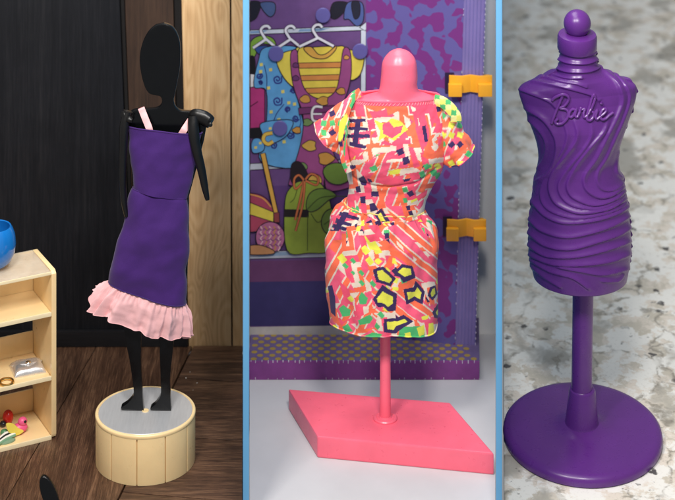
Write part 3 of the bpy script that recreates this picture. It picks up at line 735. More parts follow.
# midriff
pr(CR, *a2((140, 60), (240, 110), (420, 140), (600, 110), (560, 300), (440, 320), (300, 310), (140, 250)))
pr(HP, *a2((318, 150), (420, 135), (470, 310), (385, 318), (345, 250)))
pr(OR, *a2((395, 140), (425, 135), (475, 310), (445, 318)))
pr(HP, *a2((265, 195), (300, 190), (345, 300), (310, 300)))
pr(HP, *a2((175, 150), (205, 170), (225, 260), (195, 250))); pr(PK, *a2((210, 205), (240, 230), (245, 280), (215, 270)))
pr(NV, *a2((184, 138), (207, 133), (213, 165), (190, 168))); pr(NV, *a2((208, 190), (235, 188), (238, 226), (212, 224))); pr(NV, *a2((264, 162), (304, 162), (306, 190), (267, 190)))
pr(NV, *a2((256, 230), (282, 222), (302, 258), (262, 270))); pr(NV, *a2((200, 95), (225, 80), (245, 110), (240, 135), (215, 130))); pr(NV, *a2((245, 95), (265, 100), (272, 118), (252, 118)))
pr(NV, *a2((430, 100), (470, 95), (465, 108), (438, 114))); pr(NV, *a2((447, 170), (478, 155), (492, 178), (466, 192))); pr(NV, *a2((445, 240), (466, 235), (470, 258), (452, 262))); pr(NV, *a2((457, 268), (476, 262), (486, 290), (468, 296)))
pr(GR, *a2((425, 145), (450, 140), (460, 165), (432, 168))); pr(GR, *a2((430, 200), (450, 195), (455, 220), (436, 222))); pr(GR, *a2((165, 240), (185, 255), (190, 235), (203, 245), (200, 278), (165, 270)))
pr(HP, *a2((480, 150), (560, 70), (590, 80), (520, 170))); pr(YE, *a2((470, 210), (520, 190), (510, 205), (475, 225))); pr(PK, *a2((500, 190), (560, 150), (552, 180), (510, 215))); pr(HP, *a2((490, 240), (540, 200), (535, 230), (500, 280)))
pr(NV, *a2((280, 285), (318, 250), (365, 318), (325, 322), (300, 312))); pr(YE, *a2((300, 285), (315, 272), (338, 315), (315, 318)))
pr(GR, *a2((535, 25), (560, 15), (570, 40), (545, 52))); pr(GR, *a2((580, 60), (605, 50), (608, 80), (585, 85))); pr(GR, *a2((255, 40), (290, 25), (300, 50), (270, 62)))
# skirt
pr(OR, *a2((330, 325), (450, 325), (640, 460), (640, 480), (500, 480)))
pr(CR, *a2((350, 330), (362, 330), (480, 467), (455, 467))); pr(CR, *a2((430, 328), (442, 326), (570, 467), (550, 467)))
pr(CR, *a2((500, 322), (560, 320), (600, 360), (622, 440), (560, 380))); pr(HP, *a2((515, 330), (545, 325), (600, 420), (570, 400))); pr(GR, *a2((505, 352), (540, 350), (545, 385), (520, 388))); pr(GR, *a2((465, 330), (485, 345), (478, 355)))
pr(CR, *a2((70, 300), (130, 255), (210, 290), (215, 330), (140, 420), (50, 400)))
for b in [a2((105, 268), (205, 300), (200, 315), (98, 288)), a2((85, 300), (165, 330), (160, 345), (78, 325)), a2((70, 330), (140, 352), (135, 368), (60, 350)), a2((55, 360), (105, 375), (98, 392), (48, 385)), a2((120, 268), (150, 275), (85, 392), (60, 385))]: pr(NV, *b)
pr(GR, *a2((105, 385), (140, 365), (145, 400), (115, 420))); pr(YE, *a2((190, 345), (212, 342), (195, 420), (175, 430))); pr(NV, *a2((180, 335), (195, 330), (190, 350), (180, 350)))
pr(CR, *a2((228, 330), (268, 325), (330, 420), (370, 500), (235, 520))); pr(YE, *a2((218, 395), (235, 390), (262, 430), (262, 490), (235, 450))); pr(YE, *a2((262, 430), (285, 420), (325, 480), (290, 490)))
pr(PK, *a2((245, 340), (300, 335), (335, 410), (300, 400)))
pr(NV, *a2((332, 380), (357, 378), (360, 408), (335, 410))); pr(NV, *a2((362, 325), (385, 322), (390, 350), (378, 352)))
pr(CR, *a2((25, 440), (60, 400), (110, 430), (100, 480), (20, 500)))
# lower skirt
pr(HP, *a3((20, -40), (120, -40), (95, 60), (60, 120), (110, 160), (70, 200), (30, 230)))
pr(OR, *a3((60, 0), (100, 0), (70, 70), (35, 120), (30, 60)))
pr(CR, *a3((150, -40), (195, -40), (250, 110), (240, 200), (260, 260), (250, 330), (340, 330), (360, 440), (100, 450), (50, 330), (60, 250), (80, 180), (90, 80)))
pr(PK, *a3((60, 130), (90, 150), (130, 220), (160, 330), (110, 300), (70, 220)))
pr(OR, *a3((185, 60), (245, 150), (240, 180), (180, 90))); pr(HP, *a3((170, 60), (250, 180), (300, 215), (260, 230), (200, 170)))
for q in [((150, 95), 15), ((116, 118), 15), ((188, 150), 14), ((110, 182), 14), ((136, 212), 15), ((190, 196), 15), ((240, 200), 17), ((225, 245), 14), ((150, 150), 11), ((278, 342), 18), ((258, 392), 17), ((470, 92), 20), ((478, 155), 18)]:
    (x, y), r = q; pr(GR, *a3((x - r, y - r * .3), (x - r * .1, y - r), (x + r, y + r * .2), (x + r * .2, y + r)))
for q in [((100, 85), 24), ((140, 268), 16), ((225, 95), 22), ((205, 45), 24), ((235, 30), 18), ((455, 130), 16), ((500, 120), 16), ((495, 180), 16)]:
    (x, y), r = q; pr(YE, *a3((x - r, y - r * .2), (x, y - r), (x + r, y + r * .3), (x + r * .1, y + r)))
pr(HP, *a3((25, 20), (70, 60), (60, 110), (130, 175), (160, 235), (125, 220), (50, 150), (22, 110)))
pr(HP, *a3((60, 150), (85, 190), (120, 290), (95, 285), (60, 220))); pr(OR, *a3((30, 240), (60, 250), (75, 330), (100, 400), (60, 370), (35, 300)))
pr(HP, *a3((150, -40), (172, -40), (188, 40), (220, 130), (190, 110), (160, 40))); pr(OR, *a3((100, -30), (120, -30), (118, 40), (96, 60)))
pr(HP, *a3((215, 235), (262, 230), (250, 300), (225, 320))); pr(PK, *a3((150, 330), (180, 310), (200, 325), (160, 350)))
def cell(outer, inner, co, ci): pr(co, *a3(*outer)); pr(ci, *a3(*inner))
pr(HP, *a3((310, -60), (440, -90), (540, 80), (550, 120), (520, 210), (420, 180), (350, 110)))
pr(OR, *a3((260, 10), (300, 0), (440, 120), (420, 130))); pr(CR, *a3((420, 0), (435, 0), (530, 100), (520, 110))); pr(CR, *a3((330, 0), (345, 0), (440, 90), (430, 100)))
pr(HP, *a3((300, 230), (400, 230), (500, 300), (540, 330), (440, 380), (390, 350)))
pr(OR, *a3((340, 290), (400, 340), (440, 370), (400, 372), (340, 320)))
pr(CR, *a3((440, 190), (520, 190), (540, 240), (520, 300), (490, 270), (470, 220)))
pr(CR, *a3((395, 370), (540, 340), (545, 450), (400, 450)))
pr(GR, *a3((360, 395), (470, 390), (480, 445), (360, 452))); pr(YE, *a3((440, 400), (475, 385), (475, 430), (450, 440))); pr(YE, *a3((385, 425), (410, 418), (415, 445), (390, 450))); pr(YE, *a3((495, 380), (515, 375), (520, 440), (490, 445)))
pr(HP, *a3((440, 350), (455, 335), (510, 320), (500, 370), (445, 380))); pr(YE, *a3((460, 350), (495, 340), (490, 360), (465, 365)))
for x in (90, 130): pass
cell([(165, 260), (190, 220), (235, 260), (225, 300), (180, 305), (160, 285)], [(175, 258), (190, 236), (218, 265), (210, 292), (180, 292)], HP, GR)
cell([(75, 310), (100, 280), (155, 300), (150, 350), (105, 372), (85, 345)], [(85, 312), (105, 295), (140, 318), (135, 345), (102, 350)], HP, GR)
cell([(155, 365), (230, 325), (262, 345), (245, 400), (170, 410)], [(172, 366), (225, 340), (242, 355), (225, 380), (180, 388)], HP, GR)
cell([(85, 400), (125, 365), (160, 400), (165, 440), (100, 440)], [(100, 395), (125, 380), (150, 415), (120, 420)], HP, GR)
cell([(180, 440), (240, 405), (300, 420), (310, 452), (190, 455)], [(198, 438), (240, 420), (285, 430), (270, 448)], HP, GR)
cell([(240, 135), (290, 120), (345, 175), (320, 212), (255, 190)], [(258, 142), (285, 136), (328, 180), (315, 196), (268, 180)], NV, YE)
cell([(340, 145), (370, 110), (420, 118), (436, 170), (380, 195), (362, 170), (336, 162)], [(355, 145), (376, 125), (412, 130), (416, 158), (385, 168), (370, 158)], NV, YE)
cell([(282, 205), (350, 245), (345, 320), (310, 325), (290, 305), (262, 305), (240, 270)], [(285, 235), (332, 258), (330, 290), (310, 305), (292, 288), (262, 285), (258, 265)], NV, YE)
cell([(380, 225), (425, 215), (435, 185), (478, 235), (465, 295), (430, 275), (392, 295)], [(395, 238), (432, 235), (442, 215), (462, 240), (455, 270), (430, 255), (402, 272)], NV, YE)
cell([(288, 360), (345, 355), (380, 340), (425, 370), (385, 395), (345, 425), (290, 420)], [(305, 372), (350, 370), (385, 358), (398, 372), (345, 392), (335, 408), (306, 405)], NV, YE)
cell([(500, 215), (525, 205), (535, 245), (510, 275), (490, 255)], [(510, 225), (522, 218), (524, 245), (508, 260), (502, 245)], NV, YE)
cell([(510, 330), (535, 290), (548, 300), (548, 360), (520, 355)], [(525, 330), (540, 308), (545, 345), (530, 342)], NV, YE)
pr(NV, *a3((35, 210), (55, 205), (70, 260), (70, 350), (50, 330), (42, 260)))
# generic repeat used where nothing is drawn above, so sleeves, back and sides carry the print too
def base_print(uv):
    x, y = uv[:, 0], uv[:, 1]
    w1 = 5 * wob(x, y, 14, 1.0)
    s1 = np.mod(x * 0.75 + y * 0.5 + w1, 24.0)
    c = np.empty((len(uv), 3)); c[:] = HP
    c[s1 > 9] = CR; c[s1 > 12] = OR; c[s1 > 19] = CR; c[s1 > 21.5] = HP
    cell_ = np.floor(x / 8.5) * 13.1 + np.floor(y / 9.5) * 7.7; h = np.mod(np.sin(cell_) * 437.58, 1.0)
    fx, fy = np.mod(x, 8.5) - 4.2, np.mod(y, 9.5) - 4.7
    rx, ry_ = fx * np.cos(h * 6) - fy * np.sin(h * 6), fx * np.sin(h * 6) + fy * np.cos(h * 6)
    sq = (np.abs(rx) < 2.9) & (np.abs(ry_) < 2.7)
    c[sq & (h < 0.16)] = NV; c[sq & (h > 0.16) & (h < 0.34)] = GR; c[sq & (h > 0.34) & (h < 0.52)] = YE
    return c
def paint(o, V, front=None, drawn=True, shift=(0, 0)):
    uv = proj(V.reshape(-1, 3)); uv = uv + np.array(shift)
    uv2 = uv + np.stack([0.35 * wob(uv[:, 0], uv[:, 1], 6, 1), 0.35 * wob(uv[:, 0], uv[:, 1], 6, 5)], -1)
    c = base_print(uv2)
    if drawn:
        fm = np.ones(len(uv), bool) if front is None else front.reshape(-1)
        for colr, poly in prt:
            po = np.array(poly); bx = fm & (uv2[:, 0] > po[:, 0].min()) & (uv2[:, 0] < po[:, 0].max()) & (uv2[:, 1] > po[:, 1].min()) & (uv2[:, 1] < po[:, 1].max())
            k = np.where(bx)[0]
            if len(k): c[k[inpoly(uv2[k], poly)]] = colr
    x, y = uv2[:, 0], uv2[:, 1]
    hp = np.all(np.abs(c - np.array(HP)) < 1e-6, 1); cr = np.all(np.abs(c - np.array(CR)) < 1e-6, 1); orm = np.all(np.abs(c - np.array(OR)) < 1e-6, 1)
    right = x > 372
    u = np.where(y < 206, x * 0.93 + y * 0.42, np.where(right, (y - 0.85 * x) * 0.76, x * 0.85 + y * 0.45)) + 1.6 * wob(x, y, 26, 3.0)
    u = np.mod(u, 17.0)
    c[hp & (u > 8.6)] = CR; c[hp & (u > 10.2)] = OR; c[hp & (u > 15.6)] = CR
    zx = np.mod(0.8 * x + 0.6 * y + 2.2 * np.abs(np.mod(0.6 * x - 0.8 * y, 26.0) - 13) * 0.5 + 2 * wob(x, y, 34, 6.0), 34.0)
    gate = wob(x, y, 30, 2.0) > -0.6
    c[cr & gate & (zx < 11.0)] = PK; c[cr & gate & (zx > 19) & (zx < 26)] = OR
    u3 = np.mod(0.62 * x - 0.78 * y + 1.6 * np.abs(np.mod(0.78 * x + 0.62 * y, 30.0) - 15) * .55 + 2 * wob(x, y, 34, 1.0), 44.0); up = orm & (y < 150)
    c[up & (u3 < 2.2)] = CR; c[up & (u3 > 2.2) & (u3 < 15)] = PK; c[up & (u3 > 15) & (u3 < 17)] = CR
    at = o.data.attributes.new('print', 'FLOAT_COLOR', 'POINT')
    at.data.foreach_set('color', np.c_[c, np.ones(len(c))].astype(np.float32).ravel())
prf = fabric('print_cotton', None, attr=True, weave=2.6, rough=0.8, sheen=0.1)
dr = thing('doll_dress', 'neon pink, orange and navy print short sleeved doll dress on the pink form', 'dress', tuple(P(386, 300, YP)))
# bodice
nr, nc = 190, 460
L = [(350, 96.5), (343.5, 112), (341, 130), (341.5, 150), (346.5, 170), (349, 185), (347.5, 196), (345, 204)]
Rr = [(440, 95.5), (447, 112), (449, 130), (447, 150), (441, 171), (433.5, 186), (427.5, 197), (424.5, 211)]
V, th = loftLR(L, Rr, [16.5, 21, 27, 30, 27, 23, 22, 23], [18, 20, 22, 22, 21, 20, 20, 21], YP, nr, nc, 2.25)
front = np.broadcast_to(np.sin(th) > -0.02, (nr, nc)); pp = proj(V)
bust = 5.5 * np.exp(-((pp[..., 0] - 369) / 17) ** 2 - ((pp[..., 1] - 158) / 20) ** 2) + 5.5 * np.exp(-((pp[..., 0] - 418) / 17) ** 2 - ((pp[..., 1] - 158) / 20) ** 2)
fold = 1.3 * wob(pp[..., 0], pp[..., 1], 14, 2.2) + 0.5 * wob(pp[..., 0], pp[..., 1], 5, 0.3)
seam = distpoly(pp.reshape(-1, 2), catmull(a2((120, 10), (160, 70), (225, 118), (330, 142), (420, 135), (520, 100), (600, 40)), 6))[0].reshape(nr, nc)
V = addwr(V, 1.0, np.where(front, bust, 0) + fold - np.where(front, 1.3 * np.exp(-(seam / 1.5) ** 2), 0))
# scooped neckline: front dips, shoulders rise into straps
tp = np.linspace(0, 1, nr)[:, None]
b_ = mk('bodice', V.reshape(-1, 3), grid_faces(nr, nc), prf, dr); paint(b_, V, front)
ca_ = b_.data.attributes['print'].data; band = np.empty(len(ca_) * 4, np.float32); ca_.foreach_get('color', band); band = band.reshape(-1, 4); band[:nc * 9, :3] = PK; ca_.foreach_set('color', band.ravel())
bod = V
# pink stitched binding at the neckline
ln = np.array([V[1, j % nc] for j in range(0, nc + 1, 2)]); bind = fabric('pink_binding', lin((240, 96, 122)))
v, f = tube(ln, 1.0, 8, caps=False); v2, f2 = tube(ln + np.array([0, -0.6, -3.2]), 0.7, 6, caps=False); mk('neckline_binding', v, f, bind, dr)
ln = np.array([V[8, j % nc] + np.array([0, -0.3, 0]) for j in range(0, nc + 1)])
st = []
for j in range(0, nc, 5):
    p0, p1 = V[3, j], V[8, (j + 3) % nc]; c_ = (p0 + p1) / 2; nrm = np.array([math.cos(th[j]) * .6, -math.sin(th[j]), 0]) * 0.35
    st.append(tube(np.array([p0 + nrm, c_ + nrm * 1.6, p1 + nrm]), 0.35, 5))
v, f = join(*st); mk('neckline_stitching', v, f, fabric('pale_pink_thread', lin((250, 150, 160))), dr)
# skirt
nr, nc = 240, 640
L = [(345.5, 203), (333.5, 216), (326.5, 232), (324.2, 250), (325, 274), (327, 298), (331, 322)]
Rr = [(424, 210), (433.5, 223), (440.5, 241), (438, 262), (436, 284), (439.5, 306), (439, 322)]
V, th = loftLR(L, Rr, [23, 29, 34, 35, 35, 35, 34], [21, 28, 32, 34, 34, 34, 34], YP, nr, nc, 2.3)
front = np.broadcast_to(np.sin(th) > -0.02, (nr, nc)); pp = proj(V); tp = np.linspace(0, 1, nr)[:, None]
gat = np.cos(26 * th + 1.5 * np.sin(3 * th) + 0.8)[None] * np.exp(-((tp - 0.06) / 0.10) ** 2) * 1.0 + 4.0 * wob(np.broadcast_to(th * 26, (nr, nc)), tp * 26, 5.0, 8.0) * np.exp(-((tp - 0.12) / 0.26) ** 2)
fold = gat + 3.2 * wob(pp[..., 0], pp[..., 1] * 0.5, 14, 4.2) * np.clip(tp * 3, 0, 1) + 0.35 * wob(pp[..., 0], pp[..., 1], 6, 2.0)
V = addwr(V, 1.0, fold)
V[..., 2] += tp ** 3 * (1.4 * np.sin(5 * th + 1)[None] + 2.2 * np.cos(th - 2.6)[None])
s_ = mk('skirt', V.reshape(-1, 3), grid_faces(nr, nc), prf, dr); paint(s_, V, front)
ln = np.array([V[-1, j % nc] for j in range(0, nc + 1, 4)]); v, f = tube(ln, 0.8, 8, caps=False); o_ = mk('skirt_hem', v, f, prf, dr); paint(o_, v)
ln = np.array([V[0, j % nc] for j in range(0, nc + 1, 4)]); v, f = tube(ln, 0.75, 6, caps=False); o_ = mk('waist_seam', v, f, fabric('yellow_piping', lin((226, 206, 120))), dr)
# sleeves: soft flared caps from the armhole seam to the cuff
def sleeve(top_px, cuff_px, Yt, Yc, dt, dc, bulge_, sh_):
    nr, nc = 70, 150
    (ax, ay), (bx, by) = top_px; (cx, cy), (dx, dy) = cuff_px
    th = 2 * np.pi * np.arange(nc) / nc; t = np.linspace(0, 1, nr)
    A = P((ax + bx) / 2, (ay + by) / 2, Yt); Ah = (P(bx, by, Yt) - P(ax, ay, Yt)) / 2
    C = P((cx + dx) / 2, (cy + dy) / 2, Yc); Ch = (P(dx, dy, Yc) - P(cx, cy, Yc)) / 2
    V = np.empty((nr, nc, 3))
    for i, k in enumerate(t):
        c0 = A * (1 - k) + C * k; h = Ah * (1 - k) + Ch * k; d = dt * (1 - k) + dc * k
        puff = 1 + bulge_ * math.sin(math.pi * min(k * 1.1, 1)) 
        V[i] = c0 + np.cos(th)[:, None] * h * puff + np.sin(th)[:, None] * np.array([0, -d * puff, -d * 0.12])
    pp = proj(V)
    V = addwr(V, 1.0, 1.0 * np.cos(7 * th + 1)[None] * t[:, None] + 1.8 * wob(pp[..., 0], pp[..., 1], 8, sh_))
    o = mk('sleeve', V.reshape(-1, 3), grid_faces(nr, nc), prf, dr); paint(o, V, None, False, (sh_ * 7, sh_ * 3))
    ln = np.array([V[-1, j % nc] for j in range(nc + 1)]); v, f = tube(ln, 0.7, 6, caps=False); h_ = mk('cuff_hem', v, f, prf, dr); paint(h_, v, None, False)
sleeve([(351, 96), (346, 158)], [(314.5, 126), (336, 148.5)], YP + 1, YP - 2, 16, 17, 0.05, 1.7)
sleeve([(441, 160), (442, 98)], [(447.5, 163), (474, 147)], YP + 1, YP - 2, 16, 17, 0.06, 4.1)
# shoulder straps over the form
def strapband(pxs, wd, Y, label):
    c = catmull([np.array(p) for p in pxs], 10); m = len(c); k = 14
    tg = np.gradient(c, axis=0); tg /= np.linalg.norm(tg, axis=1)[:, None]; nn = np.stack([-tg[:, 1], tg[:, 0]], -1)
    V = np.empty((m, k, 3)); Ys = np.interp(np.linspace(0, 1, m), np.linspace(0, 1, len(Y)), Y)
    for i in range(m):
        for j in range(k):
            u = (j / (k - 1) - 0.5) * wd; p = c[i] + nn[i] * u; V[i, j] = P(p[0], p[1], Ys[i] + 0.05 * u * u)
    W = V + np.array([0, 1.0, 0])
    fa = grid_faces(m, k, False); v, f = join((V.reshape(-1, 3), fa), (W.reshape(-1, 3), [q[::-1] for q in fa]))
    o = mk('shoulder_strap', v, f, prf, dr); return o, v
o_, v_ = strapband([(361, 92), (353, 97), (347, 108), (343.6, 124), (342.6, 142), (345, 160), (350, 172)], 8.5, [YP - 4, YP - 12, YP - 20, YP - 25, YP - 27, YP - 26, YP - 25], ''); paint(o_, v_)
o_, v_ = strapband([(434, 100), (442, 102), (450, 108), (455.5, 116), (456, 122)], 11, [YP - 10, YP - 15, YP - 18, YP - 19, YP - 18], '')
at = base_print(proj(v_)); uvp = proj(v_); hsh = np.mod(np.floor(uvp[:, 0] / 5.5) + np.floor(uvp[:, 1] / 5.5), 3)
cc_ = np.where(hsh[:, None] == 0, np.array(GR), np.where(hsh[:, None] == 1, np.array(lin((244, 232, 150))), np.array(lin((240, 226, 110)))))
aa = o_.data.attributes.new('print', 'FLOAT_COLOR', 'POINT'); aa.data.foreach_set('color', np.c_[cc_, np.ones(len(cc_))].astype(np.float32).ravel())

# --- purple cardboard play closet behind the form
YC0, YC1 = onz(360, 380)[1], 182.0
tcx = thing('toy_closet', 'purple cardboard toy closet printed with hanging clothes, yellow clips on its side', 'toy closet', (0, 182, 0))
xl = cut(246, 170, 1) + 0.6
LZ = 20.0
magenta = printed((150, 62, 150)); violet = blotch('violet_blotch_print', lin((98, 88, 148)), lin((116, 50, 120)), 0.075)
xr0, xr1 = P(479.5, 376, YC0)[0], P(476, 345, YC1)[0]
top = np.array([(xl, YC0, LZ), (xr0, YC0, LZ), (xr1 + 6, YC1 + 40, LZ), (xl, YC1 + 40, LZ)]); bot = top.copy(); bot[:, 2] = 0
v, f = prism(top, bot); led = mk('ledge', v, f, magenta, tcx, bevel=0.5)
top2 = top.copy(); top2[:, 2] += 0.28; top2[:2, 1] += 0.8; top2[0, 0] += 0.5; b2 = top2.copy(); b2[:, 2] = LZ + 0.02
v, f = prism(top2, b2); mk('ledge_print', v, f, printed((108, 90, 140)), led, smooth=False)
ds = []
r0 = 0
yy = YC0 + 4.5
while yy < YC1 - 1:
    xx = xl + 6 + (6.5 if r0 % 2 else 0)
    while xx < xr0 - 4:
        n = 14; rr = 3.3; z0 = LZ + 0.34
        if xx + rr < xr0 - 2 - (yy - YC0) * 0.05:
            pts = np.array([(xx + rr * math.cos(2 * math.pi * k / n), yy + rr * math.sin(2 * math.pi * k / n), z0) for k in range(n)])
            ds.append((pts, [tuple(range(n))]))
        xx += 13
    yy += 7.6; r0 += 1
v, f = join(*ds); mk('dot_print', v, f, printed((172, 142, 52)), led, smooth=False, tag=(None, None, None, 'stuff'))
tk = []
x = xl + 3
while x < xr0 - 2:
    tk.append(box(x, x + random.uniform(0.6, 1.0), YC0 - 0.35, YC0 + random.uniform(0.6, 1.6), LZ - random.uniform(0.6, 2.6), LZ + 0.5)); x += random.uniform(4.5, 7)
    if random.random() < 0.5: tk.append(box(x, x + 0.6, YC0 - 0.3, YC0 + 0.2, 0.6, random.uniform(1.4, 3)))
v, f = join(*tk); mk('edge_perforation', v, f, printed((224, 214, 228)), led, smooth=False, tag=(None, None, None, 'stuff'))
# back panel
xb1 = P(378, 100, YC1)[0]; ztop = P(0, -60, YC1)[2]
v, f = box(xl, xb1, YC1, YC1 + 5, LZ + 0.4, ztop); bp = mk('back_panel', v, f, printed((112, 72, 134)), tcx, smooth=False)
# mottled wing and lilac fluted side
YW = onz(455, 345, LZ)[1] if True else 160
def slant(pxb, pxt, Y):                    # bottom px at y=345, top px extrapolated to y=-60 (measured at y=6)
    b = P(pxb, 345, Y); t_ = P(pxt + (pxt - pxb) * 66 / 339., -60, Y); b[2] = LZ + 0.35; return b, t_
b0, t0 = slant(366, 366, YC1 - 0.6); b1, t1 = slant(455, 463.5, YW)
fr = np.array([b0, b1, t1, t0]); bk = fr + np.array([2.0, 4.0, 0]); v, f = prism(fr, bk); wing_ = mk('side_wing', v, f, violet, tcx, smooth=False)
b1, t1 = slant(455.2, 463.7, YW); b2_, t2_ = slant(475.5, 485.5, YW - 0.5)
lil = plastic('lilac_corrugated', lin((122, 108, 162)), 0.5, 0.08, bumpd=0.3)
nfl = 41; fv = []
for k in range(nfl):
    u = k / (nfl - 1); b = b1 * (1 - u) + b2_ * u; t_ = t1 * (1 - u) + t2_ * u; dy = 0.42 * math.cos(u * 2 * math.pi * 6)
    fv.append((b + [0, dy, 0], t_ + [0, dy, 0]))
bot_ = [p for p, _ in fv] + [b2_ + [-3, 30, 0], b1 + [1, 30, 0]]; top_ = [p for _, p in fv] + [t2_ + [-3, 30, 0], t1 + [1, 30, 0]]
v, f = prism(np.array(bot_), np.array(top_)); mk('side_flap', v, f, lil, tcx)
pf_ = []
for k in range(70):
    u = k / 70; 
    for (bb_, tt_) in ((b2_, t2_), (b1, t1)):
        if bb_ is b1 and random.random() < 0.55: continue
        c_ = bb_ * (1 - u) + tt_ * u; h_ = random.uniform(0.9, 2.2); pf_.append(tuple((q_ + c_, f__) for q_, f__ in [box(-0.55, 0.35, -1.1, 0.5, 0, h_)])[0])
v, f = join(*pf_); mk('edge_perforation', v, f, printed((196, 184, 214)), tcx, smooth=False, tag=(None, None, None, 'stuff'))
# yellow clips
yel = plastic('yellow_plastic', lin((240, 168, 40)), 0.35, 0.04, sss=0.1)
for (x0, x1, y0, y1, tl_) in ((448, 493, 72, 95, 0), (446, 487, 216, 239, 0)):
    Yc = YW - 3; hh = y1 - y0; W = x1 - x0
    xm = (x0 + x1) / 2
    prof = [(x0 + 1, -3), (x0 + W * .30, -5.0), (xm, -1.0), (x1 - W * .30, -5.0), (x1 - 1, -3)]
    fr = [(P(x, 0, Yc)[0], Yc + d) for x, d in prof]; bk = [(x, y + 3.4) for x, y in fr][::-1]
    za, zb = P(0, y0 + hh * .12, Yc)[2], P(0, y1 - hh * .15, Yc)[2]
    hi = np.array([(x, y, za) for x, y in fr + bk]); lo = hi.copy(); lo[:, 2] = zb
    v, f = prism(hi, lo); cl = mk('clip', v, f, yel, tcx, bevel=0.6)
    for (ua, ub, dz) in ((0.0, 0.30, 1.5), (0.66, 0.97, 0)):
        xa, xb_ = P(x0 + W * ua, 0, Yc)[0], P(x0 + W * ub, 0, Yc)[0]
        v, f = box(xa, xb_, Yc - 9, Yc - 3.2, P(0, y1 - 1, Yc)[2], P(0, y0 + hh * .42, Yc)[2]); mk('clip_block', v, f, yel, cl, bevel=0.9)
        v, f = box(xa + 4, xb_ - 2, Yc - 1.5, Yc + 8, zb + 3, za - 2); mk('clip_hook', v, f, yel, cl, bevel=0.6)
    v, f = box(P(x0 - 3, 0, YW)[0], P(x0 + 6, 0, YW)[0], YW - 0.4 + 1.2, YW + 2, P(0, y1 - 2, YW)[2], P(0, y0 + 1, YW)[2]); mk('clip_slot', v, f, printed((48, 28, 70)), tcx, smooth=False)

# printed picture on the back panel: flat ink shapes
class Ink:
    lay = 0
    def __init__(s): s.V, s.F, s.I, s.M, s.n = [], [], [], [], 0
    def add(s, c, pts, smooth=True, outline=0.9, oc=(38, 24, 40)):
        p = catmull(pts, 5, True) if smooth and len(pts) > 3 else np.array(pts, float)
        s._face(c, p)
        if outline: s.line(oc, list(p) + [p[0]], outline, False)
    def _face(s, c, p):
        p = np.array(p, float); p[:, 0] = np.maximum(p[:, 0], 249.6)
        Ink.lay += 1; Y = YC1 - 0.05 - 0.02 * Ink.lay
        m = printed(c)
        if m not in s.M: s.M.append(m)
        v = np.array([P(x, y, Y) for x, y in p]); s.V.append(v); s.F.append(tuple(range(s.n, s.n + len(v)))); s.I.append(s.M.index(m)); s.n += len(v)
    def line(s, c, pts, w_=1.0, smooth=True):
        p = catmull(pts, 5) if smooth else np.array(pts, float)
        p[:, 0] = np.maximum(p[:, 0], 250.2)
        tg = np.gradient(p, axis=0); tg /= np.linalg.norm(tg, axis=1)[:, None] + 1e-9; nn = np.stack([-tg[:, 1], tg[:, 0]], -1) * w_ / 2
        Ink.lay += 1; Y = YC1 - 0.05 - 0.02 * Ink.lay; m = printed(c)
        if m not in s.M: s.M.append(m)
        k = len(p); a = np.array([P(x, y, Y) for x, y in p + nn]); b = np.array([P(x, y, Y) for x, y in p - nn])
        s.V += [a, b]
        for i in range(k - 1): s.F.append((s.n + i, s.n + i + 1, s.n + k + i + 1, s.n + k + i)); s.I.append(s.M.index(m))
        s.n += 2 * k
    def build(s, name):
        V = np.concatenate(s.V); o = mk(name, V, s.F, s.M, bp, smooth=False, matidx=None)
        o.data.polygons.foreach_set('material_index', np.array(s.I, dtype=np.int32)); return o
zA = zz(245, 0, 3.846); zB = zz(245, 120, 3.569); zC = zz(245, 130, 4.55)
k = Ink()    # lower bands and shelf
k.add((116, 62, 112), [(244, 261), (380, 259), (380, 280), (244, 282)], False, 0); k.add((62, 54, 112), [(244, 282), (380, 280), (380, 326), (244, 326)], False, 0)
k.add((206, 198, 190), [(244, 327), (380, 325), (380, 336), (244, 336)], False, 0)
k.add((196, 204, 214), [(244, 252), (380, 247), (380, 256), (244, 259)], False, 0.7); k.add((150, 180, 206), [(262, 253), (300, 251), (292, 255), (258, 257)], False, 0)
k.add((204, 210, 218), [(244, 163.5), (340, 160), (340, 166), (244, 170)], False, 0.8); k.add((140, 172, 204), [(268, 165), (292, 162), (288, 166), (262, 168)], False, 0)
k.add((96, 58, 124), [(270, 186), (372, 182), (372, 247), (262, 251)], False, 0)
k.build('printed_shelves')
k = Ink()    # rail
k.add((214, 220, 230), [(244, 30), (367, 25.5), (367, 30), (244, 34.5)], False, 0.8); k.add((128, 166, 204), [(250, 31), (268, 30), (262, 33), (250, 33.5)], False, 0); k.add((128, 166, 204), [(300, 29), (330, 28), (320, 31), (298, 31.5)], False, 0)
k.add((214, 220, 230), zA((480, 78), (494, 78), (494, 640), (480, 640)), False, 0.7); k.add((214, 220, 230), zA((445, 115), (466, 115), (462, 640), (445, 640)), False, 0.7)
k.add((214, 220, 230), zA((440, 105), (482, 70), (490, 82), (462, 118)), False, 0.7)
k.build('printed_rail')
k = Ink()    # dark shoes hung at the top
for pts, c in ((zA((15, 10), (60, 10), (48, 60), (30, 78), (14, 76)), (30, 30, 44)), (zA((60, 10), (112, 10), (115, 48), (96, 64), (70, 40)), (70, 92, 140))): k.add(c, pts)
k.build('printed_shoe'); k = Ink()
for pts, c in ((zA((340, 10), (395, 10), (385, 40), (350, 72), (328, 60)), (30, 30, 44)), (zA((395, 10), (450, 10), (455, 78), (430, 100), (400, 74), (380, 70)), (76, 96, 160)), (zA((410, 10), (440, 10), (440, 60), (420, 70)), (36, 38, 56))): k.add(c, pts)
k.build('printed_shoe')
